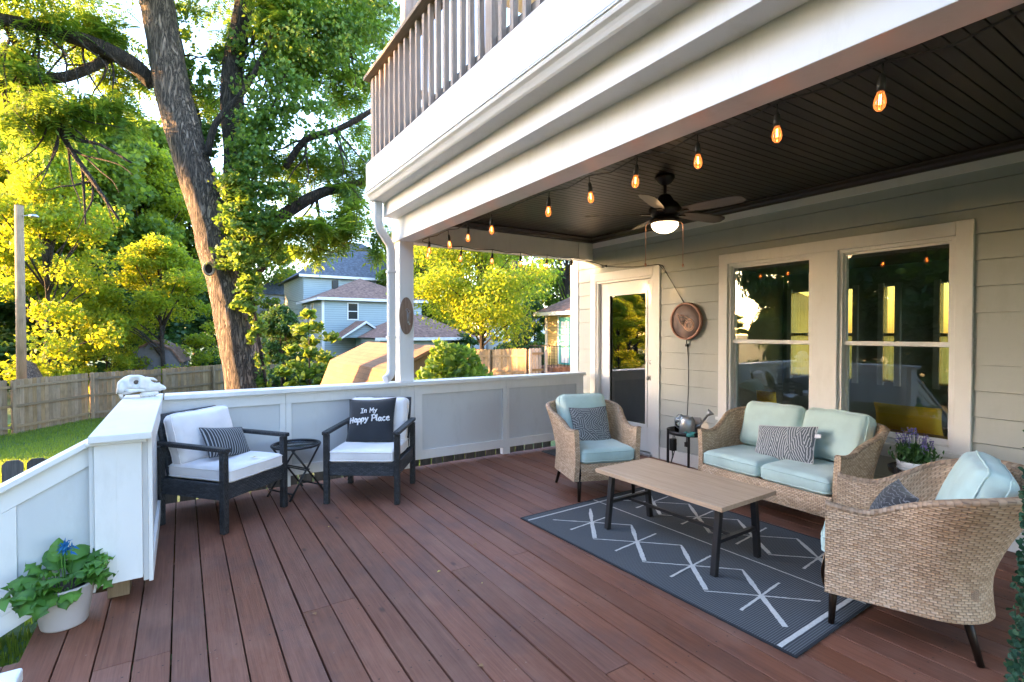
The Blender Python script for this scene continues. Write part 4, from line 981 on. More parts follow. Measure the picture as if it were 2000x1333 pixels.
LOBE=np.array([(0,0,0),(.5,.25,.05),(.35,.75,.0),(0,1.0,-.08),(-.35,.75,0),(-.5,.25,.05)]); LOF=np.array([(0,1,2,3),(0,3,4,5)])
def pinn(n=7,w_=.11,l_=.34):
    vs=[];fs=[]
    for i in range(n):
        y=.12+.8*i/n; dz=-.25*(y**2)
        for s in(-1,1):
            b=len(vs); L_=l_*(1-.35*abs(i/n-.4)); vs+=[(0,y,dz),(s*L_*.45,y+w_*.1,dz-.01),(s*L_,y+w_*.9,dz-.06),(s*L_*.5,y+w_*.95,dz-.01)]; fs.append((b,b+1,b+2,b+3))
    b=len(vs); vs+=[(0,.92,-.24),(.05,1.05,-.3),(0,1.22,-.36),(-.05,1.05,-.3)]; fs.append((b,b+1,b+2,b+3))
    return np.array(vs),np.array(fs)
PB,PF=pinn()
# ---------- lavender ----------
t=thing('lavender_plant','potted lavender with violet flower spikes in a low white bowl on a tray table','potted plant',(4.33,1.50,.495))
b=MB(); b.lathe([(0,0),(.07,0),(.10,.02),(.105,.055),(.108,.08),(.100,.082),(.097,.06),(.0,.06)],30); 
for z in(.025,.045,.062): b.lathe([(.1035,z),(.108,z+.004),(.1035,z+.008)],30,cap=False)
b.build('bowl',M['white'],t)
M['lavg']=leafmat('lavender_leaves',(.03,.09,.03),(.08,.20,.06),(.06,.16,.03),(.12,.28,.05),.3); M['lavf']=leafmat('lavender_flowers',(.16,.13,.38),(.32,.26,.58),(.22,.18,.45),(.4,.33,.65),.3)
nr=np.random.default_rng(5)
P=np.stack([nr.normal(0,.05,900),nr.normal(0,.05,900),.07+.10*nr.random(900)],1); V,F_=scatter(nr,P,LEAF*np.array([.5,1,1]),LF,.045,1.1,.9); leafobj('foliage',V,F_,M['lavg'],t)
ps=[];st=MB()
for k in range(34):
    a=nr.uniform(0,6.28); r_=.075*math.sqrt(nr.random()); h_=nr.uniform(.23,.32)-r_*.4; x,y=r_*math.cos(a),r_*math.sin(a); tx,ty=x*1.5,y*1.5
    st.tube([(x*.6,y*.6,.1),(tx,ty,h_)],.0013,4,False)
    for q in range(14): f_=q/14; ps.append((tx+(nr.random()-.5)*.011,ty+(nr.random()-.5)*.011,h_-.055+f_*.07))
V,F_=scatter(nr,np.array(ps),LEAF*np.array([1.3,1,1]),LF,.015,1.3); leafobj('flower_spikes',V,F_,M['lavf'],t); st.build('stems',M['lavg'],t,fix=False)
# ---------- big potted plant ----------
t=thing('potted_plant','grey pot of broad green leaves with a blue flower at the top of the steps','potted plant',(-.515,3.42,0))
b=MB(); b.lathe([(0,0),(.092,0),(.096,.01),(.124,.19),(.130,.205),(.123,.207),(.115,.19),(0,.185)],32); b.build('pot',M['pot'],t); b=MB(); b.lathe([(0,.192),(.116,.188)],20,cap=False); b.build('soil',M['soil'],t)
M['broad']=leafmat('broad_leaf',(.04,.14,.025),(.17,.38,.06),(.10,.28,.03),(.28,.55,.06),.35,14,.5)
m=MB(); r2=random.Random(11); stm=MB()
def bigleaf(base,az,el,L_,w_,curl,stem):
    ca,sa=math.cos(az),math.sin(az); d=Vector((ca*math.cos(el),sa*math.cos(el),math.sin(el))); sd=Vector((-sa,ca,0))
    p=Vector(base); tip0=p+d*stem; stm.tube([p,p+d*stem*.5+Vector((0,0,.01)),tip0],.0028,5,False)
    n_=7; vs=[];cur=tip0.copy(); dd=d.copy(); nrm=0
    for i in range(n_+1):
        f_=i/n_; ww=w_*math.sin(math.pi*min(1,f_*.93+.07))**.75*(1+.2*math.sin(i*2.6+az*3)); up=dd.cross(sd)*-1
        up.normalize(); wv_=.02*math.sin(i*2.4+az*5)
        for q in(-1,-.5,0,.5,1): vs.append(cur+sd*ww*q+up*(abs(q)**1.4*ww*.38+ (wv_*q if abs(q)==1 else 0)))
        ax=sd; dd=Matrix.Rotation(curl/n_,3,ax)@dd; cur=cur+dd*(L_/n_)
    m.add(vs,[(i*5+k,i*5+k+1,(i+1)*5+k+1,(i+1)*5+k) for i in range(n_) for k in range(4)],True)
for k in range(64):
    az=r2.uniform(0,2*math.pi); el=r2.uniform(.1,1.35); L_=r2.uniform(.09,.15); bigleaf((.06*math.cos(az),.06*math.sin(az),.19),az,el,L_,L_*(.30+.16*r2.random()),r2.uniform(.9,2.0),r2.uniform(.02,.09)*(1.3 if el>.8 else 1))
bigleaf((-.05,-.02,.17),R(195),.35,.17,.042,.9,.08); bigleaf((0,0,.17),R(120),1.4,.09,.04,.3,.17); bigleaf((.03,0,.17),R(20),1.0,.10,.045,.8,.13)
m.build('leaves',M['broad'],t,fix=False); stm.build('stems',M['broad'],t,fix=False)
M['blue']=leafmat('blue_petal',(.01,.12,.35),(.03,.25,.55),(.02,.2,.5),(.05,.35,.7),.3)
nr=np.random.default_rng(9); P=np.tile([[.0,.03,.375]],(60,1))+nr.normal(0,.012,(60,3)); V,F_=scatter(nr,P,LEAF*np.array([.5,1,1]),LF,.035,1.6); leafobj('blue_flower',V,F_,M['blue'],t)
b=MB(); b.tube([(0,.02,.17),(0,.03,.37)],.003,5); b.build('flower_stem',M['broad'],t)
# ---------- topiary on the right edge ----------
t=thing('topiary','tall artificial boxwood topiary column at the right edge of the deck','plant',(2.385,.39,0))
nr=np.random.default_rng(4); n_=6500; z=.22+1.18*nr.random(n_)**.9; th=nr.uniform(0,2*np.pi,n_); rad=(.16-.065*(z-.22)/1.18)*(.75+.25*nr.random(n_)**.3)+nr.normal(0,.008,n_)
P=np.stack([rad*np.cos(th),rad*np.sin(th),z],1); V,F_=scatter(nr,P,LOBE*np.array([.9,1,1]),LOF,.019,1.5,.6)
M['box']=leafmat('boxwood_leaf',(.012,.05,.022),(.035,.12,.06),(.02,.08,.03),(.05,.15,.07),.2); leafobj('foliage',V,F_,M['box'],t)
b=MB(); b.lathe([(0,0),(.09,0),(.12,.2),(.11,.2),(.1,.18),(0,.18)],24); b.build('pot',M['pot'],t); b=MB(); b.tube([(0,0,.15),(0,0,1.3)],.012,8); b.build('stem',M['fence'],t)
# ---------- skull ----------
t=thing('animal_skull','bleached white animal skull resting on the corner of the railing cap','skull',(-.285,5.23,.945),R(8)); t.scale=(1.05,1.05,1.3)
m=MB()
def ell(c,r_,n1=14,n2=10,fn=None):
    vs=[]
    for i in range(n2+1):
        ph=math.pi*i/n2
        for k in range(n1):
            a=2*math.pi*k/n1; p=Vector((c[0]+r_[0]*math.cos(ph),c[1]+r_[1]*math.sin(ph)*math.cos(a),c[2]+r_[2]*math.sin(ph)*math.sin(a)))
            if fn: p=fn(p)
            vs.append(p)
    m.add(vs,[(i*n1+k,i*n1+(k+1)%n1,(i+1)*n1+(k+1)%n1,(i+1)*n1+k) for i in range(n2) for k in range(n1)],True)
def jit(p): return p+Vector((1,1,1))*.006*noise.noise(p*30)
# cranium at -x, muzzle towards +x
sec=[(-.155,.02,.02,.055),(-.145,.045,.04,.065),(-.11,.06,.055,.078),(-.06,.065,.058,.088),(-.02,.068,.055,.09),(.02,.055,.05,.082),(.06,.042,.042,.075),(.10,.034,.032,.066),(.125,.028,.024,.058),(.155,.016,.012,.052),(.165,.006,.005,.05)]
vs=[];n_=30
xs_=np.linspace(-.155,.165,34); sec=[(x_,*(float(np.interp(x_,[q[0] for q in sec],[q[j] for q in sec])) for j in(1,2,3))) for x_ in xs_]
for x,ry,rz,zc in sec:
    for k in range(n_):
        a=2*math.pi*k/n_; p=Vector((x,ry*math.cos(a),zc+rz*math.sin(a)))
        # eye sockets and nasal opening as real dents
        for sx_ in(-1,1):
            d=(p-Vector((-.045,sx_*.060,.105))).length
            if d<.034: p.y-=sx_*.042*(1-(d/.034)**2)
            elif d<.046: p.y+=sx_*.006
            d=(p-Vector((-.115,sx_*.055,.095))).length
            if d<.03: p.y-=sx_*.02*(1-d/.03)
            d=(p-Vector((.05,sx_*.04,.085))).length
            if d<.03: p.y-=sx_*.012*(1-d/.03)
        d=(p-Vector((.085,0,.105))).length
        if d<.036: p.z-=.05*(1-(d/.036)**2)
        vs.append(jit(p))
m.add(vs,[(i*n_+k,i*n_+(k+1)%n_,(i+1)*n_+(k+1)%n_,(i+1)*n_+k) for i in range(len(sec)-1) for k in range(n_)]+[tuple(range(n_))[::-1]],True)
for sx_ in(-1,1):
    m.tube([(-.11,sx_*.055,.05),(-.07,sx_*.082,.052),(-.02,sx_*.078,.05),(.02,sx_*.045,.045)],[.008,.009,.008,.008],8) # cheek arches
    m.tube([(.0,sx_*.03,.02),(.11,sx_*.022,.022)],[.016,.010],8)
    for k in range(6): m.tube([(.0+.018*k,sx_*(.032-.0015*k),.022),(.0+.018*k,sx_*(.032-.0015*k),.0)],[.008,.005],6)
    m.tube([(-.13,sx_*.03,.03),(-.125,sx_*.03,.002)],[.014,.01],8)
m.tube([(.03,.0,.118),(.08,.0,.112),(.105,0,.1)],[.012,.009,.004],8)
m.build('skull_bone',M['bone'],t)
b=MB()
for sx_ in(-1,1): ell_=[(-.035+.017*math.cos(a),sx_*.046,.10+.014*math.sin(a)) for a in np.linspace(0,2*math.pi,12,endpoint=False)]; b.add(ell_,[tuple(range(12))])
M['hollow']=simple('socket_shade_tone',(.12,.09,.07),.9)
b.add([(.07,-.012,.102),(.11,-.008,.088),(.11,.008,.088),(.07,.012,.102)],[(0,1,2,3)]); b.build('socket_shade',M['hollow'],t)  # flat dark patches paint the shade inside eye sockets and nasal opening
# ---------- bits on the deck ----------
M['bleaf']=simple('dry_leaf',(.30,.16,.07),.8)
for i,(px,py,kind) in enumerate(((857,1122,'y'),(927,1068,'b'),(938,1310,'b'),(611,1206,'b'),(628,990,'b'),(941,1145,'y'),(442,1167,'b'),(640,1033,'y'),(745,1085,'b'),(895,1160,'b'))):
    wd=CH*F/(py-649.9); X_,Y_=at(px,wd); b=MB(); s_=.016 if i<4 else .008
    a=rg.uniform(0,6); M_=tr(X_,Y_,.004)@rot(a); b.add([M_@Vector(p) for p in((0,-s_,0),(s_*.7,-s_*.2,.006),(s_*.3,s_,.002),(-s_*.6,s_*.3,.008))],[(0,1,2),(0,2,3)])
    o=b.build('fallen_leaf',M['yleaf'] if kind=='y' else M['bleaf']); tag(o,('tiny pale yellow' if kind=='y' else 'tiny dry brown')+' leaf fragment lying on the open deck boards','leaf','leaf bits scattered on the deck')
# ---------- living room things seen through the windows ----------
M['leather']=simple('brown_leather',(.30,.13,.05),.45,.15,4,.3,.004); M['yel']=fabric('yellow_fabric',(.95,.60,.03),.05)
t=thing('leather_sofa','brown leather sofa inside the room behind the right window','sofa',(5.25,1.6,0))
b=MB(); b.box(-.2,.0,-1.1,1.5,.12,.64); b.build('backrest',M['leather'],t,.05); b=MB(); b.box(.0,.8,-1.1,1.5,.12,.45); b.build('seat',M['leather'],t,.04)
for y0 in(-1.35,1.5): b=MB(); b.box(-.2,.8,y0,y0+.25,.1,.62); b.build('armrest',M['leather'],t,.05)
pillow('cushion','long yellow cushion on the brown sofa behind the right window','cushion',M['yel'],.25,.13,.07,tr(5.31,1.90,.72)@rot(R(90))@rot(R(80),'X'),4,.05)
pillow('cushion','small yellow cushion seen low behind the left window','cushion',M['yel'],.11,.11,.06,tr(5.31,3.18,.74)@rot(R(90))@rot(R(80),'X'),14,.05)
# ================= ground =================
def gz(x,y):
    z=-1.05-.9*smooth((y-6)/16); z+=.75*smooth((x-4)/9)*smooth((y-8)/10)
    return z
n=N('lawn_grass'); v=n.vec(); f=n.noise(v,1.2,6,.7); f2=n.noise(v,30,4,.8)
c=n.ramp(n.mth('ADD',n.mth('MULTIPLY',f,.6),n.mth('MULTIPLY',f2,.4)),(.3,(.035,.075,.018)),(.55,(.06,.12,.028)),(.8,(.10,.14,.045))); n.bsdf(c,.9,f2,.8,.05); M['grass']=n.m
xs=np.concatenate([[-600,-200,-80],np.linspace(-40,60,51),[100,250,700]]); ys=np.concatenate([[-400,-100,-30],np.linspace(-10,80,46),[120,250,800]])
b=MB(); b.add([(x,y,gz(x,y)) for y in ys for x in xs],[(j*len(xs)+i,j*len(xs)+i+1,(j+1)*len(xs)+i+1,(j+1)*len(xs)+i) for j in range(len(ys)-1) for i in range(len(xs)-1)],True)
tag(b.build('ground',M['grass'],fix=False),kind='structure')
nr=np.random.default_rng(21)
# grass blades on the visible bit of lawn
n_=90000; X_=nr.uniform(-8.0,-.2,n_); Y_=nr.uniform(5.9,26,n_); keep=(X_>-.27*Y_-.6)&(X_<-.08*Y_); X_=X_[keep];Y_=Y_[keep]
X_=np.concatenate([X_,nr.uniform(-3.2,-.75,14000)]); Y_=np.concatenate([Y_,nr.uniform(1.8,5.8,14000)])
P=np.stack([X_,Y_,[gz(a,c_) for a,c_ in zip(X_,Y_)]],1)
BL=np.array([(-.12,0,0),(.12,0,0),(.05,.12,1),(-.02,.1,.95)]); 
az=nr.uniform(0,6.28,len(P)); Z=np.zeros(len(P));O=np.ones(len(P)); Rm=np.stack([np.cos(az),-np.sin(az),Z,np.sin(az),np.cos(az),Z,Z,Z,O],1).reshape(-1,3,3)
V,F_=scatter(nr,P,BL,LF,.075,Rm=Rm); M['blade_g']=leafmat('grass_blade',(.05,.11,.02),(.12,.20,.03),(.22,.34,.03),(.5,.58,.05),.5); tag(leafobj('grass',V,F_,M['blade_g']),'short green lawn beyond the stair rail','grass',kind='stuff')
# ================= fences =================
FW,FH=M['fence'],M['fenceh']
def fence(name,label,pts,h,pw=.14,gap=.006,posts=2.5,rails=(.25,.95,1.6),rside=1,dog=.03,cat='fence'):
    t=thing(name,label,cat,(0,0,0)); pk=MB(); rl=MB(); r3=random.Random(5)
    for (x0,y0,z0),(x1,y1,z1) in zip(pts[:-1],pts[1:]):
        d=Vector((x1-x0,y1-y0,0)); L_=d.length; d.normalize(); nn=Vector((d.y,-d.x,0))*(-rside); k=int(L_/(pw+gap))
        for i in range(k):
            s=i*(pw+gap); a=s/L_; zt=z0+(z1-z0)*a+r3.uniform(-.012,.012); p=Vector((x0,y0,0))+d*s
            def q(u,w_,z): r_=p+d*u+nn*w_; return (r_.x,r_.y,z)
            prof=[(0,zt-h),(pw,zt-h),(pw,zt-dog),(pw-dog,zt),(dog,zt),(0,zt-dog)]
            vs=[q(u,0,z) for u,z in prof]+[q(u,.018,z) for u,z in prof]
            pk.add(vs,[(0,1,2,3,4,5),(11,10,9,8,7,6)]+[(j,(j+1)%6,6+(j+1)%6,6+j) for j in range(6)])
        for rh in rails:
            a_=Vector((x0,y0,z0-h+rh))-nn*.022; c_=Vector((x1,y1,z1-h+rh))-nn*.022; rl.bar(a_,c_,.036,.085)
        m_=max(1,round(L_/posts))
        for i in range(m_+1):
            p=Vector((x0,y0,0))+d*L_*i/m_-nn*.085; zt=z0+(z1-z0)*i/m_
            pb=MB(); pb.box(-.045,.045,-.045,.045,zt-h-.3,zt-.04,tr(p.x,p.y,0)@rot(math.atan2(d.y,d.x))); pb.build('post',FW,t)
    pk.build('pickets',FW,t); rl.build('rails',FH,t); return t
def pz(px,wd,z): x,y=at(px,wd); return (x,y,z)
fence('board_fence','long tall board fence running behind the lawn and the big tree, at the left',[pz(-420,12.5,-.11),pz(20,17.2,-.11),pz(175,20.2,-.1),pz(317,22.6,-.11),pz(560,30,-.11),pz(700,34,-.1)],1.84)
fence('board_fence','short run of board fence to the right behind the leafy bush, below the maple',[pz(800,27,.62),pz(900,24.5,.66),pz(1031,20.5,.85)],1.9)
M['palefence']=wood('pale_gate_wood',((.22,.18,.14),(.34,.29,.24),(.46,.40,.34)),'Z',1,.85,.4,.003)
FW=M['palefence']; fence('board_gate','pale grey board gate next to the yellow house',[pz(1034,20.3,.85),pz(1064,20.6,.85)],1.8,.12,.02,cat='gate'); FW=M['fence']
FW=M['oldpicket']=wood('old_grey_picket',((.05,.045,.04),(.10,.09,.08),(.17,.155,.14)),'Z',1,.85,.5,.004); fence('picket_fence','low dog eared picket fence just beyond the deck end, seen below the rails',[(-6,5.97,.36),(-.5,5.97,.38),(4.6,5.97,.38)],1.35,.135,.022,2.4,(.2,1.05))
# ================= trees =================
bigB=bark('walnut_bark',(.028,.022,.019),(.17,.13,.10),(.40,.31,.24),.8)
darkB=bark('dark_bark',(.018,.014,.010),(.06,.045,.035),(.11,.085,.065),1.0)
M['leafA']=leafmat('walnut_leaves',(.03,.09,.014),(.09,.20,.025),(.12,.26,.015),(.44,.56,.05),.55,1.2)
M['ivy']=leafmat('ivy_leaves',(.03,.095,.02),(.11,.23,.045),(.12,.26,.025),(.42,.55,.06),.45,1.5,.5)
M['leafB']=leafmat('woodland_leaves',(.04,.095,.018),(.11,.19,.03),(.13,.25,.02),(.44,.50,.045),.5,.25)
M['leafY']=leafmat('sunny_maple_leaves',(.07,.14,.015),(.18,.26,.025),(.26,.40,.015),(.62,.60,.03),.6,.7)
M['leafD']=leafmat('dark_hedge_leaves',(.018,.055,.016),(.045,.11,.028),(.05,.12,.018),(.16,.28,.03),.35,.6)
def limb(m,pts,scale=None,n=12,kx=1,sub=3):
    """pts: (px,py,depth,half width px) -> smooth tapered tube"""
    P=[];Rr=[]
    Q=[(Vector(at(a,wd,b_)),r_*wd/F) for a,b_,wd,r_ in pts]
    for i in range(len(Q)-1):
        p0=Q[max(i-1,0)][0];p1,r1=Q[i];p2,r2_=Q[i+1];p3=Q[min(i+2,len(Q)-1)][0]
        for k in range(sub):
            t_=k/sub; P.append(.5*((2*p1)+(p2-p0)*t_+(2*p0-5*p1+4*p2-p3)*t_*t_+(3*p1-p0-3*p2+p3)*t_**3)); Rr.append(r1+(r2_-r1)*t_)
    P.append(Q[-1][0]);Rr.append(Q[-1][1])
    b0=len(m.v); m.tube(P,Rr,n)
    for i in range(b0,len(m.v)):
        x,y,z=m.v[i]; j=(i-b0)//n
        if j<len(P):
            c=P[j]; d=Vector((x,y,z))-c; k_=1+.10*noise.noise(Vector((x*3,y*3,z*1.0)))+.05*noise.noise(Vector((x*11,y*11,z*2.5))); p=c+d*k_; m.v[i]=tuple(p)
bt=thing('big_tree','huge old tree with a leaning ridged trunk and leafy crown rising behind the railing','tree',(0,0,0))
D0=9.09
tk=MB(); limb(tk,[(505,1010,D0,62),(494,880,D0,48),(482,760,D0,39),(463,640,D0,36),(440,545,D0,33),(424,480,D0,34),(408,420,D0,30),(388,350,D0,31),(366,270,D0,31),(345,190,D0,30),(327,90,D0,29),(312,0,D0,28),(292,-130,D0,24),(262,-330,D0,18),(240,-520,D0,9)],n=28,sub=5)
tk.build('trunk',bigB,bt,fix=False)
LB=MB()
for L_ in ([(455,560,D0,24),(452,480,D0+.2,25),(462,400,D0+.3,24),(466,310,D0+.4,23),(458,220,D0+.5,22),(460,130,D0+.6,19),(478,40,D0+.6,17),(500,-90,D0+.6,13),(520,-260,D0+.4,7)],
 [(470,480,D0+.2,14),(510,456,D0+.2,16),(560,418,D0+.3,13),(630,378,D0+.5,10),(730,352,D0+.9,5)],
 [(560,330,D0+.3,6),(600,275,D0+.2,7),(660,257,D0+.2,6),(724,222,D0+.1,5),(800,170,D0,3)],
 [(400,320,D0+.3,13),(378,220,D0+.5,14),(356,120,D0+.6,12),(338,20,D0+.7,10),(320,-120,D0+.8,6)],
 [(408,305,D0-.1,7),(425,245,D0-.1,6),(462,205,D0,6),(500,150,D0+.1,5),(540,60,D0+.1,3)],
 [(306,170,D0+.1,15),(262,128,D0-.1,15),(175,87,D0-.5,14),(85,62,D0-.9,12),(0,42,D0-1.3,11),(-150,18,D0-1.8,8),(-350,40,D0-2.2,4)],
 [(225,112,D0-.2,9),(190,135,D0-.3,9),(135,155,D0-.5,9),(80,158,D0-.6,9),(50,165,D0-.8,9),(62,140,D0-.8,7),(15,45,D0-1.1,6),(-20,10,D0-1.2,5)],
 [(48,168,D0-.7,8),(80,190,D0-.7,7),(112,232,D0-.8,6),(140,290,D0-.8,5),(185,355,D0-.9,4),(235,430,D0-1,2)],
 [(125,245,D0-.8,4),(155,275,D0-.8,4),(200,285,D0-.9,3),(260,320,D0-1,2)],[(165,330,D0-.85,2.5),(168,380,D0-.9,2),(170,440,D0-.9,1.5)],
 [(10,130,D0-1,4),(15,190,D0-1,3),(25,260,D0-1,2)],[(480,560,D0+.1,8),(520,520,D0+.1,4)],
 [(500,-90,D0+.6,8),(600,-60,D0+.7,6),(700,20,D0+.8,4)],[(460,190,D0+.5,8),(530,120,D0+.8,7),(600,90,D0+1,5),(690,100,D0+1.2,3)]):
    limb(LB,L_,n=12)
rt=random.Random(77)
for (px,py,dd,l0) in [(30,45,-1.2,170),(80,62,-.9,190),(130,75,-.7,160),(170,88,-.5,180),(215,105,-.2,150),(70,158,-.7,170),(100,215,-.8,150),(140,290,-.8,140),(185,355,-.9,110),(120,240,-.8,150),(15,130,-1,170),(330,110,.3,110),(470,90,.6,150),(500,60,.7,170),(560,120,.8,150),(620,100,.9,160),(600,275,.2,120),(660,257,.2,110),(560,418,.3,130),(620,385,.4,130),(680,365,.6,90),(530,120,.8,140),(460,200,.5,120),(690,100,1.1,110)]:
    for q in range(3):
        a=rt.uniform(.1,math.pi-.1) if q else math.pi/2; x_,y_=px,py; P_=[(x_,y_,D0+dd,2.6)]
        for s_ in range(5): x_+=math.cos(a)*l0/5; y_+=math.sin(a)*l0/5*.9; a+=rt.uniform(-.35,.45); P_.append((x_,y_,D0+dd-.08*s_+rt.uniform(-.05,.05),max(.45,2.2-.42*s_)))
        limb(LB,P_,n=5,sub=2)
LB.build('limbs',darkB,bt,fix=False)
# knot ring with a flat dark disc in its middle
kp=Vector(at(409,D0-.40,526)); kb=MB(); ring=[kp+Vector((.075*math.cos(a),-.02*math.sin(a*0),.10*math.sin(a))) for a in np.linspace(0,2*math.pi,18)]; kb.tube(ring,.022,8,False); M['scar']=simple('pale_bark_scar',(.36,.27,.2),.85,.2,20,.5,.01); kb.build('knot',M['scar'],bt,fix=False)
hb_=MB(); hb_.add([tuple(kp+Vector((.07*math.cos(a),.02,.095*math.sin(a)))) for a in np.linspace(0,2*math.pi,16,endpoint=False)],[tuple(range(16))]); M['hole']=simple('dark_knot_disc',(.03,.018,.012),.95); hb_.build('knot_disc',M['hole'],bt,fix=False)
nr=np.random.default_rng(31)
def clumps(specs,nr,flat=.6):
    """specs: (px,py,depth,rx px,ry px,count) -> points, denser in sub clumps"""
    out=[]
    for px,py,wd,rx,ry,cnt in specs:
        c=np.array(at(px,wd,py)); s=wd/F; k=max(3,int(cnt/26))
        d=nr.normal(0,1,(k,3)); d/=np.linalg.norm(d,axis=1)[:,None]; d*=nr.random((k,1))**.45
        cc=c+d*np.array([rx*s,rx*s*.9,ry*s]); 
        pts=cc[nr.integers(0,k,cnt)]+nr.normal(0,1,(cnt,3))*np.array([rx*s*.17,rx*s*.17,ry*s*.10]); out.append(pts)
    return np.concatenate(out)
cr=[(60,120,D0-.8,90,60,330),(20,20,D0-1.2,90,40,260),(150,40,D0-.4,80,40,220),(230,100,D0+.4,60,60,220),(60,225,D0-.9,100,45,300),(170,215,D0-.9,80,40,230),(230,200,D0+.6,40,50,100),
 (600,40,D0+1,110,60,520),(700,40,D0+1.1,80,60,480),(620,130,D0+1,80,60,380),(690,150,D0+1.2,50,70,280),(430,200,D0+1,60,110,240),(560,330,D0+.8,60,60,220),(640,330,D0+.9,70,50,260),(690,400,D0+.6,50,45,220),(640,440,D0+.3,70,28,260),(740,460,D0+.4,35,40,110),(590,475,D0+.6,60,35,170),(450,40,D0+1.2,70,50,170),(530,10,D0+.2,60,60,240),(350,-120,D0,300,70,900),(650,-120,D0+.6,250,90,1000),(0,-120,D0-1,250,90,800),(500,440,D0+1,40,40,120),(700,300,D0+.9,50,60,200)]
P=clumps(cr,nr); V,F_=scatter(nr,P,PB,PF,.34,1.0,-.35); leafobj('crown',V,F_,M['leafA'],bt)
# climbing ivy
iv=thing('climbing_vine','dense green ivy climbing the right side of the big tree trunk and its limbs','vine',(0,0,0))
ic=[(515,720,D0-.2,14,60,160),(500,640,D0-.2,16,50,200),(488,570,D0-.3,26,35,420),(470,505,D0-.35,44,36,750),(476,440,D0-.3,44,45,850),(480,370,D0-.2,46,45,850),(500,310,D0-.1,50,48,850),(520,245,D0,50,48,800),(545,180,D0,60,55,850),(580,110,D0+.1,70,55,900),(640,60,D0+.2,80,60,900),(610,200,D0+.1,50,55,600),(640,300,D0+.2,45,45,420),(400,190,D0+.3,20,60,260),(372,110,D0+.4,22,60,240),(415,280,D0+.2,16,40,160),(352,40,D0+.5,24,45,180),(432,110,D0+.5,24,60,260),(480,130,D0+.4,30,70,330),(485,600,D0-.35,30,14,170),(700,120,D0+.2,50,60,520),(740,30,D0+.3,50,50,420),(560,380,D0,45,30,330),(520,430,D0-.1,30,30,260)]
P=clumps([(a,b_,c_,d,e,int(f*(2.1 if a<535 and b_>230 else 1.25))) for a,b_,c_,d,e,f in ic],nr); V,F_=scatter(nr,P,LOBE,LOF,.062,1.3,.9); leafobj('leaves',V,F_,M['ivy'],iv)
sm_=MB(); limb(sm_,[(520,760,D0-.2,3),(505,660,D0-.25,3),(490,560,D0-.3,3),(480,470,D0-.3,3),(490,380,D0-.2,2),(520,260,D0,2),(560,150,D0,2)],n=6); sm_.build('stem',darkB,iv,fix=False)
# generic trees -------------------------------------------------
def tree_proto(name,mat,seed,H=10,R_=3.2,nl=16000,ls=.26,base=.28,barkm=None,lobed=True,blobs=55,trunk=.22,hollow=.45):
    nr=np.random.default_rng(seed); rr_=random.Random(seed); t=thing(name,None,None)
    m=MB(); lean=Vector((rr_.uniform(-.6,.6),rr_.uniform(-.6,.6),0)); tp=[Vector((0,0,-.6)),Vector((0,0,H*.15))+lean*.1,Vector((0,0,H*.45))+lean*.5,Vector((0,0,H*.85))+lean]
    m.tube(tp,[trunk*1.2,trunk,trunk*.65,trunk*.15],9)
    # crown blobs
    bc=[];br_=[]
    for k in range(blobs):
        zf=base+(1-base)*rr_.random()**.85; prof=math.sin(math.pi*min(1,max(0.0,(zf-base)/(1-base)*.9+.12)))**.6
        a=rr_.uniform(0,2*math.pi); rad=R_*prof*(hollow+(1-hollow)*rr_.random())
        c_=Vector((rad*math.cos(a),rad*math.sin(a),H*zf))+lean*zf; bc.append(c_); br_.append(R_*rr_.uniform(.16,.30))
        if k%3==0:
            o_=Vector((0,0,H*zf*.62))+lean*zf*.5; m.tube([o_,o_.lerp(c_,.55)+Vector((0,0,.2)),c_],[trunk*.35,trunk*.2,.02],6)
    m.build('trunk',barkm or darkB,t,fix=False)
    bc=np.array(bc);br_=np.array(br_); idx=nr.integers(0,blobs,nl); d=nr.normal(0,1,(nl,3)); d/=np.linalg.norm(d,axis=1)[:,None]; d*=(nr.random((nl,1))**.4)
    P=bc[idx]+d*br_[idx][:,None]*np.array([1.15,1.15,.6])
    P+=nr.normal(0,.05,P.shape)
    V,F_=scatter(nr,P,LOBE if lobed else LEAF*np.array([1.2,1,1]),LOF if lobed else LF,ls,1.0,.5); leafobj('crown',V,F_,mat,t); return t
def place(pr,first,px,wd,H,label,cat='tree',group=None,rz=0,wscale=1,xy=None,name=None):
    """pr prototype of height 10"""
    if first: t=pr
    else:
        t=pr.copy(); C.objects.link(t)
        for ch in pr.children: c_=ch.copy(); C.objects.link(c_); c_.parent=t
    x,y=xy if xy else at(px,wd); t.location=(x,y,gz(x,y)); s=H/10; t.scale=(s*wscale,s*wscale,s); t.rotation_euler=(0,0,rz)
    for k in ('label','category','group'):
        if k in t: del t[k]
    return tag(t,label,cat,group)
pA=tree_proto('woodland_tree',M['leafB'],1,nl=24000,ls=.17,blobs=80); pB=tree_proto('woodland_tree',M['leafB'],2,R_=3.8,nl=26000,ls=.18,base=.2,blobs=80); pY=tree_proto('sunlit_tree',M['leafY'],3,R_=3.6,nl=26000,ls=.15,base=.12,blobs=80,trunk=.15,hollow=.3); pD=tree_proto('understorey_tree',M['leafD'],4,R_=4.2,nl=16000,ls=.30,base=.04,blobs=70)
used=set()
def PL(pr,*a,**k):
    f=pr.name not in used; used.add(pr.name); return place(pr,f,*a,**k)
gw='woodland trees behind the long fence'
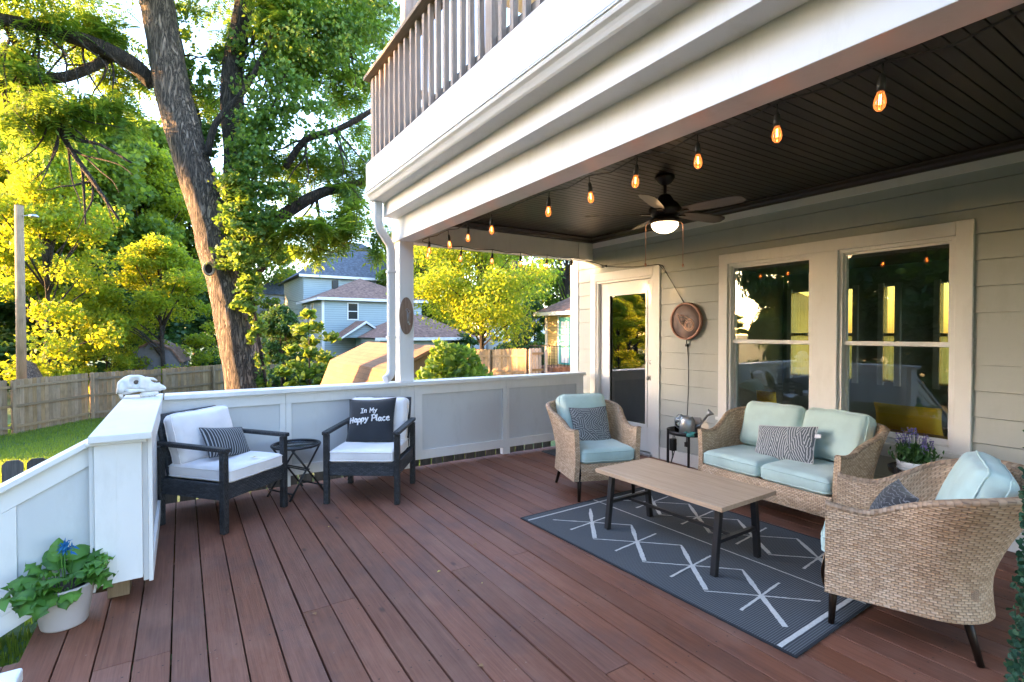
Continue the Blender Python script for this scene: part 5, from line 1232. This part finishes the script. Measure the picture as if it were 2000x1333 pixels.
for i,(pr,px,wd,H,ws,lab) in enumerate((
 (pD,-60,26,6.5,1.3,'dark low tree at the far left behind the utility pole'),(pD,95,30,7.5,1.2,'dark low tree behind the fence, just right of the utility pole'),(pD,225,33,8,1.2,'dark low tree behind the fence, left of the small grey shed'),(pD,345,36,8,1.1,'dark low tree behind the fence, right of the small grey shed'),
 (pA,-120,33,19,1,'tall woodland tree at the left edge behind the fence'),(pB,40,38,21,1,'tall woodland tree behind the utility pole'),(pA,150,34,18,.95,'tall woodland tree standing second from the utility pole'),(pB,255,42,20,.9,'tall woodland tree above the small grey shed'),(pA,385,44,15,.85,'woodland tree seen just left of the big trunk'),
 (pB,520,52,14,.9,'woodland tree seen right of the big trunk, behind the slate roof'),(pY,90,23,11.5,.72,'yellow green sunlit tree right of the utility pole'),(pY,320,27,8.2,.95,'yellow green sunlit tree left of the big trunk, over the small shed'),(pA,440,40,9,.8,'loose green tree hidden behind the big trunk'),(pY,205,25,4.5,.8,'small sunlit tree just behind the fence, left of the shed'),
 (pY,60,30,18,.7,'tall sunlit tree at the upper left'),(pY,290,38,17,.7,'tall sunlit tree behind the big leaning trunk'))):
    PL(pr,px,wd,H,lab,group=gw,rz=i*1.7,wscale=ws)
PL(pD,0,1,4.3,'dark green young tree in the yard between the big trunk and the tan shed',group=None,xy=(3.5,23),wscale=.8)
gr2='trees beyond the far porch opening'
for i,(pr,px,wd,H,ws,lab) in enumerate(((pD,800,48,11,1,'dark tree behind the garage roof, left in the porch opening'),(pB,850,44,13,.8,'tall green tree behind the yellow maple, left side'),(pA,1110,40,13,.9,'tall green tree behind the yellow house'),(pB,1190,46,15,.9,'tall green tree above the yellow house roof, mostly hidden by the wall'),(pD,1045,52,6,.8,'dark low tree between the maple and the yellow house'),(pA,990,62,13,.9,'far green tree seen through the maple'),(pD,900,55,7,1,'dark low tree behind the parked car'))):
    PL(pr,px,wd,H,lab,group=gr2,rz=i*2.3+.5,wscale=ws)
# lit maple over the garage
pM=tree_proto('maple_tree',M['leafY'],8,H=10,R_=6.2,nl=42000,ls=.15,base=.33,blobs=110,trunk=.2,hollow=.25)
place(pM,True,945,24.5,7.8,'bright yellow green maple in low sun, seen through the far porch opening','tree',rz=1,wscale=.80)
# off-frame trees to the left that shade the porch and show in the window glass
for i,(pr,x,y,H,ws) in enumerate(((pB,-12,2.5,11,1.25),(pA,-13.5,6.6,11.5,1.25),(pD,-10.5,4.6,7.5,1.0),(pD,-11,9.2,7,.9),(pD,-9.5,.5,7,1.1),(pB,-12,-3,12,1.2),(pD,-10,-4,7,1.2),(pA,-17,8.6,12,1.2),(pA,-20,16.0,7.4,.8),(pD,-12.2,12.6,8.6,.42),(pB,-40,22,7,1.2),(pB,-44,30,6.5,1.2),(pA,-42,15,8,1.2),(pB,-46,40,6.5,1.3),(pA,-40,8,9,1.3),(pD,-14.5,10.9,8.3,.85),(pD,-15,-9,9,1.3),(pB,-22,-14,14,1.2),(pY,-15,25,5.5,1),(pY,-21,30,6.5,1.1),(pD,-28,36,8,1.2),(pB,-24,46,9,1),(pA,-32,54,12,1.2),(pB,-4,-20,12,1.2),(pA,-14,-18,12,1.2))):
    PL(pr,0,1,H,'leafy tree in the side yard left of the deck, outside the picture','tree','side yard trees left of the deck',rz=i*1.3,wscale=ws,xy=(x,y),)
# sapling by the blue house and bush
sp_=tree_proto('sapling',M['leafB'],12,H=10,R_=2.6,nl=2600,ls=.42,base=.15,blobs=26,trunk=.12)
place(sp_,True,606,17,3.9,'thin leafy sapling in front of the blue house corner','tree',rz=.4)
sq=tree_proto('shrub_tree',M['leafB'],13,H=10,R_=3.6,nl=7000,ls=.42,base=.05,blobs=40,trunk=.15)
place(sq,True,565,24,3.6,'bushy green young tree between the big trunk and the blue house','tree',rz=2)
bs=thing('leafy_bush','dense rounded dark green bush beyond the railing, right of the porch post','bush',(3.62,7.25,gz(3.6,7.2)))
nr=np.random.default_rng(44); n_=15000; d=nr.normal(0,1,(n_,3)); d/=np.linalg.norm(d,axis=1)[:,None]; d[:,2]=np.abs(d[:,2]); rad=nr.random((n_,1))**.18
bump=np.array([1+.16*noise.noise(Vector((a*2.5,b_*2.5,c_*2.5)))+.07*noise.noise(Vector((a*7,b_*7,c_*7))) for a,b_,c_ in d])[:,None]
P=d*rad*bump*np.array([1.02,.85,2.25]); V,F_=scatter(nr,P,LOBE,LOF,.085,1.1,.9); leafobj('foliage',V,F_,M['ivy'],bs)
b=MB(); b.tube([(0,0,-.2),(0,0,1.6)],[.06,.02],7)
for k in range(7): b.tube([(0,0,.3),(.5*math.cos(k),.5*math.sin(k),1.1+.05*k)],[.03,.01],6)
b.build('branches',darkB,bs,fix=False)
# low shrubs behind the right fence
pS=tree_proto('hedge_shrub',M['leafD'],22,H=10,R_=7,nl=9000,ls=.55,base=.02,blobs=50,trunk=.1)
for i,(px,wd,H) in enumerate(((985,30,1.9),(1045,28,2.0),(905,33,2.4))): place(pS,i==0,px,wd,H,'low dark shrub behind the right board fence, '+('below the maple','beside the yellow house','left of the parked car')[i],'shrub','shrubs behind the right fence',rz=i)
# ================= poles =================
x,y=at(41,19.0); g0=gz(x,y); t=thing('utility_pole','tall weathered utility pole with a small lamp arm behind the fence at the far left','utility pole',(x,y,0))
b=MB(); b.tube([(0,0,g0-.3),(0,0,6.15)],[.155,.13],16); b.build('pole',M['fence'],t,fix=False)
b=MB(); b.tube([(0,0,5.75),(.35,-.2,5.8)],.02,8); b.build('lamp_arm',M['steel'],t); b=MB(); b.lathe([(0,0),(.12,0),(.15,.04),(.1,.1),(0,.12)],16,(.45,-.25,5.72)); b.build('lamp_head',M['steel'],t)
x,y=at(956,34); g0=gz(x,y); b=MB(); b.box(-.17,.17,-.17,.17,g0,3.0); M['conc']=simple('concrete',(.34,.33,.31),.9,.1); o=b.build('concrete_post',M['conc'],None,0,(x,y,0)); tag(o,'grey square post beside the parked car beyond the fence','post')
# trunks under the maple canopy (ivy clad)
for i,(px,wd,r_,lab) in enumerate(((1013,31,.20,'ivy covered dark trunk under the maple, left of two'),(1021+12,33,.17,'ivy covered dark trunk under the maple, right of two'))):
    x,y=at(px-6,wd); g0=gz(x,y); t=thing('ivy_trunk_tree',lab,'tree',(x,y,g0)); b=MB(); b.tube([(0,0,-.2),(.1,0,3),(.0,.1,7)],[r_*1.2,r_,r_*.8],10); b.build('trunk',darkB,t,fix=False)
    n_=1300; zz=nr.uniform(0,6,n_); th=nr.uniform(0,6.28,n_); rr_=r_*(1.2+.7*nr.random(n_)); P=np.stack([rr_*np.cos(th),rr_*np.sin(th),zz],1); V,F_=scatter(nr,P,LOBE,LOF,.14,1.2,1); leafobj('ivy',V,F_,M['leafD'],t)
# ================= neighbouring buildings =================
def sidingmat(name,c,exp=.115):
    n=N(name); v=n.vec(); sp=n.n('SeparateXYZ'); n.t.links.new(v,sp.inputs[0]); f=n.mth('FRACT',n.mth('DIVIDE',sp.outputs[2],exp)); 
    n.bsdf(n.mix(n.ramp(f,(.0,(1,1,1)),(.10,(1,1,1)),(.16,(0,0,0))),n.mix(n.noise(v,1.5,4),c,tuple(x*.85 for x in c)),tuple(x*.45 for x in c)),.6,f,.6,.02); return n.m
M['bluesid']=sidingmat('blue_siding',(.37,.46,.49),.15); M['yelsid']=sidingmat('yellow_siding',(.62,.47,.20),.13); M['greysid']=sidingmat('pale_siding',(.50,.52,.54),.15)
M['nw']=simple('neighbour_trim_white',(.72,.73,.74),.6,.03); M['dglass']=simple('dark_window_glass',(.03,.035,.04),.08,.1)
def hip(m,x0,x1,y0,y1,z,h,ov=.35,rx=.5,t=.001):
    x0-=ov;x1+=ov;y0-=ov;y1+=ov; w_=x1-x0;d_=y1-y0
    if w_>=d_: a=(x0+d_/2*rx*2,(y0+y1)/2,z+h);b_=(x1-d_/2*rx*2,(y0+y1)/2,z+h)
    else: a=((x0+x1)/2,y0+w_/2*rx*2,z+h);b_=((x0+x1)/2,y1-w_/2*rx*2,z+h)
    vs=[(x0,y0,z),(x1,y0,z),(x1,y1,z),(x0,y1,z),a,b_]
    fs=[(0,1,5,4),(1,2,5),(2,3,4,5),(3,0,4)] if w_>=d_ else [(0,1,4),(1,2,5,4),(2,3,5),(3,0,4,5)]
    m.add(vs,fs+[(3,2,1,0)])
def hwin(par,x,y,z,w_,h,axis='y',mat=None):
    """window on a face; axis y: face looks to -Y at y; axis x: face looks to -X at x"""
    t=0.07; fr=MB()
    for (a0,a1,c0,c1) in ((-w_/2-t,w_/2+t,-h/2-t,-h/2),(-w_/2-t,w_/2+t,h/2,h/2+t),(-w_/2-t,-w_/2,-h/2,h/2),(w_/2,w_/2+t,-h/2,h/2),(-w_/2,w_/2,-.025,.025)):
        if axis=='y': fr.box(x+a0,x+a1,y-.05,y,z+c0,z+c1)
        else: fr.box(x-.05,x,y+a0,y+a1,z+c0,z+c1)
    f=fr.build('window',M['nw'],par); p=MB()
    if axis=='y': p.box(x-w_/2,x+w_/2,y-.02,y-.005,z-h/2,z+h/2)
    else: p.box(x-.02,x-.005,y-w_/2,y+w_/2,z-h/2,z+h/2)
    p.build('pane',mat or M['dglass'],f)
# blue two storey house with brown-roofed wing
bx,by_=at(630,34); bh=thing('blue_house','pale blue sided two storey house with a slate hip roof and brown roofed wing','house',(0,0,0))
mx,my=at(624,41)
b=MB(); b.box(bx,bx+7,by_,by_+7,-2.2,3.78); b.build('wing_wall',M['bluesid'],bh)
b=MB(); b.box(bx+.15,bx+10.5,by_+7.002,by_+16,-2.2,5.95); b.build('main_wall',M['bluesid'],bh)
b=MB(); b.box(bx-.03,bx+.12,by_-.03,by_+.12,-2.2,3.70); b.box(bx-.38,bx+7.38,by_-.40,by_-.38,3.62,3.80); b.box(bx-.40,bx-.38,by_-.38,by_+7,3.62,3.80); b.box(bx-.25,bx+11,by_+6.58,by_+6.6,5.78,5.98); b.build('fascia',M['nw'],bh)
b=MB(); hip(b,bx,bx+7,by_,by_+7,3.80,1.75,.38); o=b.build('wing_roof',M['brownroof'],bh)
b=MB(); hip(b,bx+.15,bx+10.5,by_+7,by_+16,5.98,3.6,.4); o=b.build('main_roof',M['greyroof'],bh)
b=MB(); b.box(bx+1.2,bx+1.6,by_+2.2,by_+2.5,4.6,5.2); b.build('vent',M['wire'],bh)
x_,_y=at(700,34); hwin(bh,x_,by_,2.92,.62,1.05)
hwin(bh,bx,by_+3,2.9,.7,1.2,'x'); hwin(bh,bx,by_+5.5,2.9,.7,1.2,'x')
# little gabled porch on its front
gx0,gy=at(673,32.5); gx1,_=at(770,32.5); gm=(gx0+gx1)/2
b=MB(); b.prism([(gx0,1.15),(gx1,1.15),(gm,2.05)],1,gy,gy+2); b.build('porch_gable',M['bluesid'],bh)
b=MB(); b.prism([(gx0-.35,1.0),(gx0-.3,1.12),(gm,2.22),(gx1+.3,1.12),(gx1+.35,1.0),(gm,2.08)],1,gy-.25,gy-.13); b.build('porch_bargeboard',M['nw'],bh)
b=MB(); b.prism([(gx0-.3,1.121),(gm,2.24),(gx1+.3,1.121),(gx1+.3,1.06),(gm,2.10),(gx0-.3,1.06)],1,gy-.12,gy+2.2); b.build('porch_roof',M['brownroof'],bh)
# garage
ga0,gy0=at(790,31); ga1,_=at(905,31); t=thing('garage','low blue grey garage with a brown hip roof beyond the bush','garage',(0,0,0))
b=MB(); b.box(ga0-1.5,ga0+4.6,gy0,gy0+5,-2,1.1); b.build('wall',M['bluesid'],t); b=MB(); hip(b,ga0-1.5,ga0+4.6,gy0,gy0+5,1.17,1.5,.35); b.build('roof',M['brownroof'],t); b=MB(); b.box(ga0-1.9,ga0+5.0,gy0-.38,gy0-.352,1.0,1.18); b.build('fascia',M['nw'],t)
# slate-roofed house behind
hx,hy=at(520,50); t=thing('slate_roof_house','distant house with a slate blue roof behind the big tree ivy','house',(0,0,0))
b=MB(); b.box(hx-1,hx+6.6,hy,hy+8,-2,5.2); b.build('wall',M['greysid'],t); b=MB(); hip(b,hx-1,hx+6.6,hy,hy+8,5.2,3.0); b.build('roof',M['greyroof'],t); hwin(t,hx+5,hy,3.6,1,1.4)
# yellow house
yh=thing('yellow_house','small yellow sided house with a teal door, brown hip roof and iron railed steps','house',(0,0,0)); X0=13.9;Y0=18.8
b=MB(); b.box(X0,X0+8,10.5,Y0,-1.5,2.32); b.build('wall',M['yelsid'],yh)
b=MB(); b.box(X0-.03,X0+.1,Y0-.12,Y0+.03,-1.5,2.3); b.build('corner_board',M['nw'],yh); b=MB(); b.box(X0-.42,X0-.39,10.1,Y0+.4,2.22,2.38); b.build('fascia',M['nw'],yh)
b=MB(); hip(b,X0,X0+8,10.5,Y0,2.38,2.6,.39); b.build('roof',M['brownroof'],yh)
dy=17.35; b=MB(); b.box(X0-.05,X0-.002,dy-.45,dy+.45,.10,2.14); d=b.build('door',M['teal'],yh,.004)
b=MB(); 
for i in range(3):
    for j in range(3): b.box(X0-.062,X0-.051,dy-.27+i*.19,dy-.11+i*.19,1.12+j*.29,1.37+j*.29)
b.build('pane',M['nw'],d); b=MB(); b.box(X0-.065,X0-.052,dy-.16,dy+.16,.24,.72); b.build('pet_flap',M['brownroof'],d); b=MB(); b.box(X0-.07,X0-.052,dy-.24,dy+.24,.18,.80); b.build('flap_frame',M['nw'],d)
b=MB(); b.box(X0-.04,X0-.001,dy-.55,dy-.452,.1,2.2); b.box(X0-.04,X0-.001,dy+.452,dy+.55,.1,2.2); b.build('door_casing',M['nw'],yh)
b=MB(); b.box(X0-1.3,X0,dy-.8,dy+.9,-.9,.06); b.box(X0-1.6,X0-1.3,dy-.8,dy+.9,-.9,-.1); b.build('stoop',M['brownroof'],yh,.01)
b=MB(); 
for yy in (dy-.8,dy+.9):
    for xx in np.linspace(X0-1.25,X0-.05,8): b.tube([(xx,yy,.06),(xx,yy,.92)],.01,6)
    b.tube([(X0-1.25,yy,.92),(X0-.05,yy,.92)],.014,6)
for yy in np.linspace(dy-.8,dy+.9,12): b.tube([(X0-1.27,yy,.06),(X0-1.27,yy,.92)],.01,6)
b.tube([(X0-1.27,dy-.8,.92),(X0-1.27,dy+.9,.92)],.014,6); b.build('iron_railing',M['wire'],yh)
b=MB(); b.lathe([(0,0),(.07,0),(.09,.18),(.05,.24),(0,.25)],12,(X0-.14,dy-.78,1.75)); b.box(X0-.12,X0,dy-.81,dy-.75,1.88,1.93); b.build('wall_lantern',M['wire'],yh)
# far white houses
for i,(px,wd,w_,h_,lab) in enumerate(((1000,70,6,7,'far white house glimpsed left of the ivy trunks'),(1046,74,7,6.5,'far white house glimpsed right of the ivy trunks'))):
    x,y=at(px,wd); t=thing('white_house',lab,'house',(x,y,-1.5)); b=MB(); b.box(-w_/2,w_/2,0,6,0,h_-2); b.build('wall',M['nw'],t); b=MB(); hip(b,-w_/2,w_/2,0,6,h_-2,2); b.build('roof',M['greyroof'],t)
    for xx in(-1.6,.2,1.8):
        for zz in(1.5,3.8): hwin(t,xx,0,zz,.8,1.1)
# parked car (distant)
x,y=at(952,41); cz=gz(x,y); car=thing('parked_car','pale silver car parked beyond the right fence, behind the grey post','car',(x,y,1.48-(690-650)*41/F-.05),R(-25))
b=MB(); prof=[(-2.1,.35),(-2.15,.75),(-1.6,.92),(-1.0,1.0),(-.5,1.42),(.7,1.45),(1.4,1.0),(2.05,.88),(2.15,.4)]
b.prism([(p,q) for p,q in prof],1,-.82,.82); M['carp']=simple('silver_car_paint',(.42,.45,.50),.25,.04,metal=.3); b.build('body',M['carp'],car,.05)
b=MB(); b.prism([(-.88,1.02),(-.46,1.37),(.62,1.39),(1.15,1.02)],1,-.835,.835); b.build('windows',M['dglass'],car)
for xx in(-1.35,1.35):
    for yy in(-.8,.8): b=MB(); b.lathe([(0,-.1),(.32,-.1),(.32,.1),(0,.1)],18); o=b.build('wheel',M['wire'],car); o.rotation_euler=(R(90),0,0); o.location=(xx,yy,.32)
# near shed with gambrel roof
sh=thing('garden_shed','garden shed with a sunlit tan gambrel roof just beyond the railing','shed',(0,0,0))
n=N('tan_shingle'); v=n.vec('Object',(1,1,1),(0,0,0),(0,0,0)); sp=n.n('SeparateXYZ'); n.t.links.new(v,sp.inputs[0]); cm=n.n('CombineXYZ'); n.t.links.new(sp.outputs[1],cm.inputs[0]); n.t.links.new(n.mth('ADD',n.mth('MULTIPLY',sp.outputs[2],1.3),n.mth('MULTIPLY',sp.outputs[0],.5)),cm.inputs[1])
bk=n.n('TexBrick',i_Scale=1.0,i_Mortar_Size=.006,i_Brick_Width=.28,i_Row_Height=.13); bk.inputs['Color1'].default_value=(.17,.09,.045,1); bk.inputs['Color2'].default_value=(.22,.125,.062,1); bk.inputs['Mortar'].default_value=(.08,.045,.028,1); n.t.links.new(cm.outputs[0],bk.inputs['Vector'])
n.bsdf(n.mix(n.mth('MULTIPLY',n.noise(v,30,5,.7),.5),bk.outputs[0],(.20,.12,.07)),.9,n.mth('ADD',bk.outputs[1],n.noise(v,60,3)),.5,.006); M['tanroof']=n.m; M['shedw']=wood('shed_boards',((.12,.08,.05),(.20,.14,.09),(.28,.2,.14)),'Z',1,.8,.3,.003)
sx=3.66; pr_=[(sx-1.08,.25),(sx-.84,.86),(sx,1.26),(sx+.84,.86),(sx+1.08,.25)]; inn=[(sx+1.02,.25),(sx+.79,.82),(sx,1.21),(sx-.79,.82),(sx-1.02,.25)]
b=MB()
for (a,c_),(d_,e_) in zip(zip(pr_[:-1],pr_[1:]),zip(inn[::-1][:-1],inn[::-1][1:])): b.prism([a,c_,e_,d_],1,8.05,12.0)
b.build('roof',M['tanroof'],sh)
b=MB(); b.prism([(sx-.98,-1.4),(sx-.98,.25),(sx-.76,.80),(sx,1.18),(sx+.76,.80),(sx+.98,.25),(sx+.98,-1.4)],1,8.15,11.9); b.build('wall',M['shedw'],sh)
# small grey shed behind the fence
x,y=at(300,27); t=thing('garden_shed','small grey gambrel shed behind the long fence, under the sunlit tree','shed',(x,y,gz(x,y)),R(-10))
b=MB(); g_=[(-1.15,0),(-1.15,1.9),(-.8,2.5),(0,2.95),(.8,2.5),(1.15,1.9),(1.15,0)]; b.prism(g_,1,0,2.4); M['gshed']=simple('grey_shed_paint',(.14,.145,.16),.8,.1); b.build('wall',M['gshed'],t)
b=MB(); r1=[(-1.3,1.85),(-.85,2.56),(0,3.05),(.85,2.56),(1.3,1.85)]; r0=[(-1.2,1.85),(-.8,2.5),(0,2.96),(.8,2.5),(1.2,1.85)]
for a,c_,d_,e_ in zip(r1[:-1],r1[1:],r0[:-1],r0[1:]): b.prism([a,c_,e_,d_],1,-.12,2.5)
b.build('roof',M['brownroof'],t); b=MB(); b.box(-.45,.45,-.03,-.002,.1,1.9); b.box(-.02,.02,-.05,-.031,.1,1.9); b.build('door',M['gshed'],t)
# old brown stump leaning behind the fence
x,y=at(66,21); g0=gz(x,y); b=MB(); b.tube([(0,0,g0-.2),(-.05,0,-.6),(-.25,.1,.1),(-.4,.1,.35)],[.42,.40,.30,.1],14); o=b.build('tree_stump',bigB,None,0,(x,y,0),fix=False); tag(o,'rounded brown dead stump behind the fence beside the utility pole','stump')
# overhead cables
b=MB(); a=Vector(at(700,33,590)); 
for k,(p0,p1) in enumerate((((450,30,560),(800,60,600)),((450,30,575),(800,60,615)))):
    A_=Vector(at(p0[0],p0[1],p0[2]));B_=Vector(at(p1[0],p1[1],p1[2])); b.tube([A_.lerp(B_,t_)+Vector((0,0,-.8*4*t_*(1-t_))) for t_ in np.linspace(0,1,14)],.012,5)
tag(b.build('overhead_cable',M['wire'],fix=False),'thin dark overhead cables crossing in front of the blue house','cable')
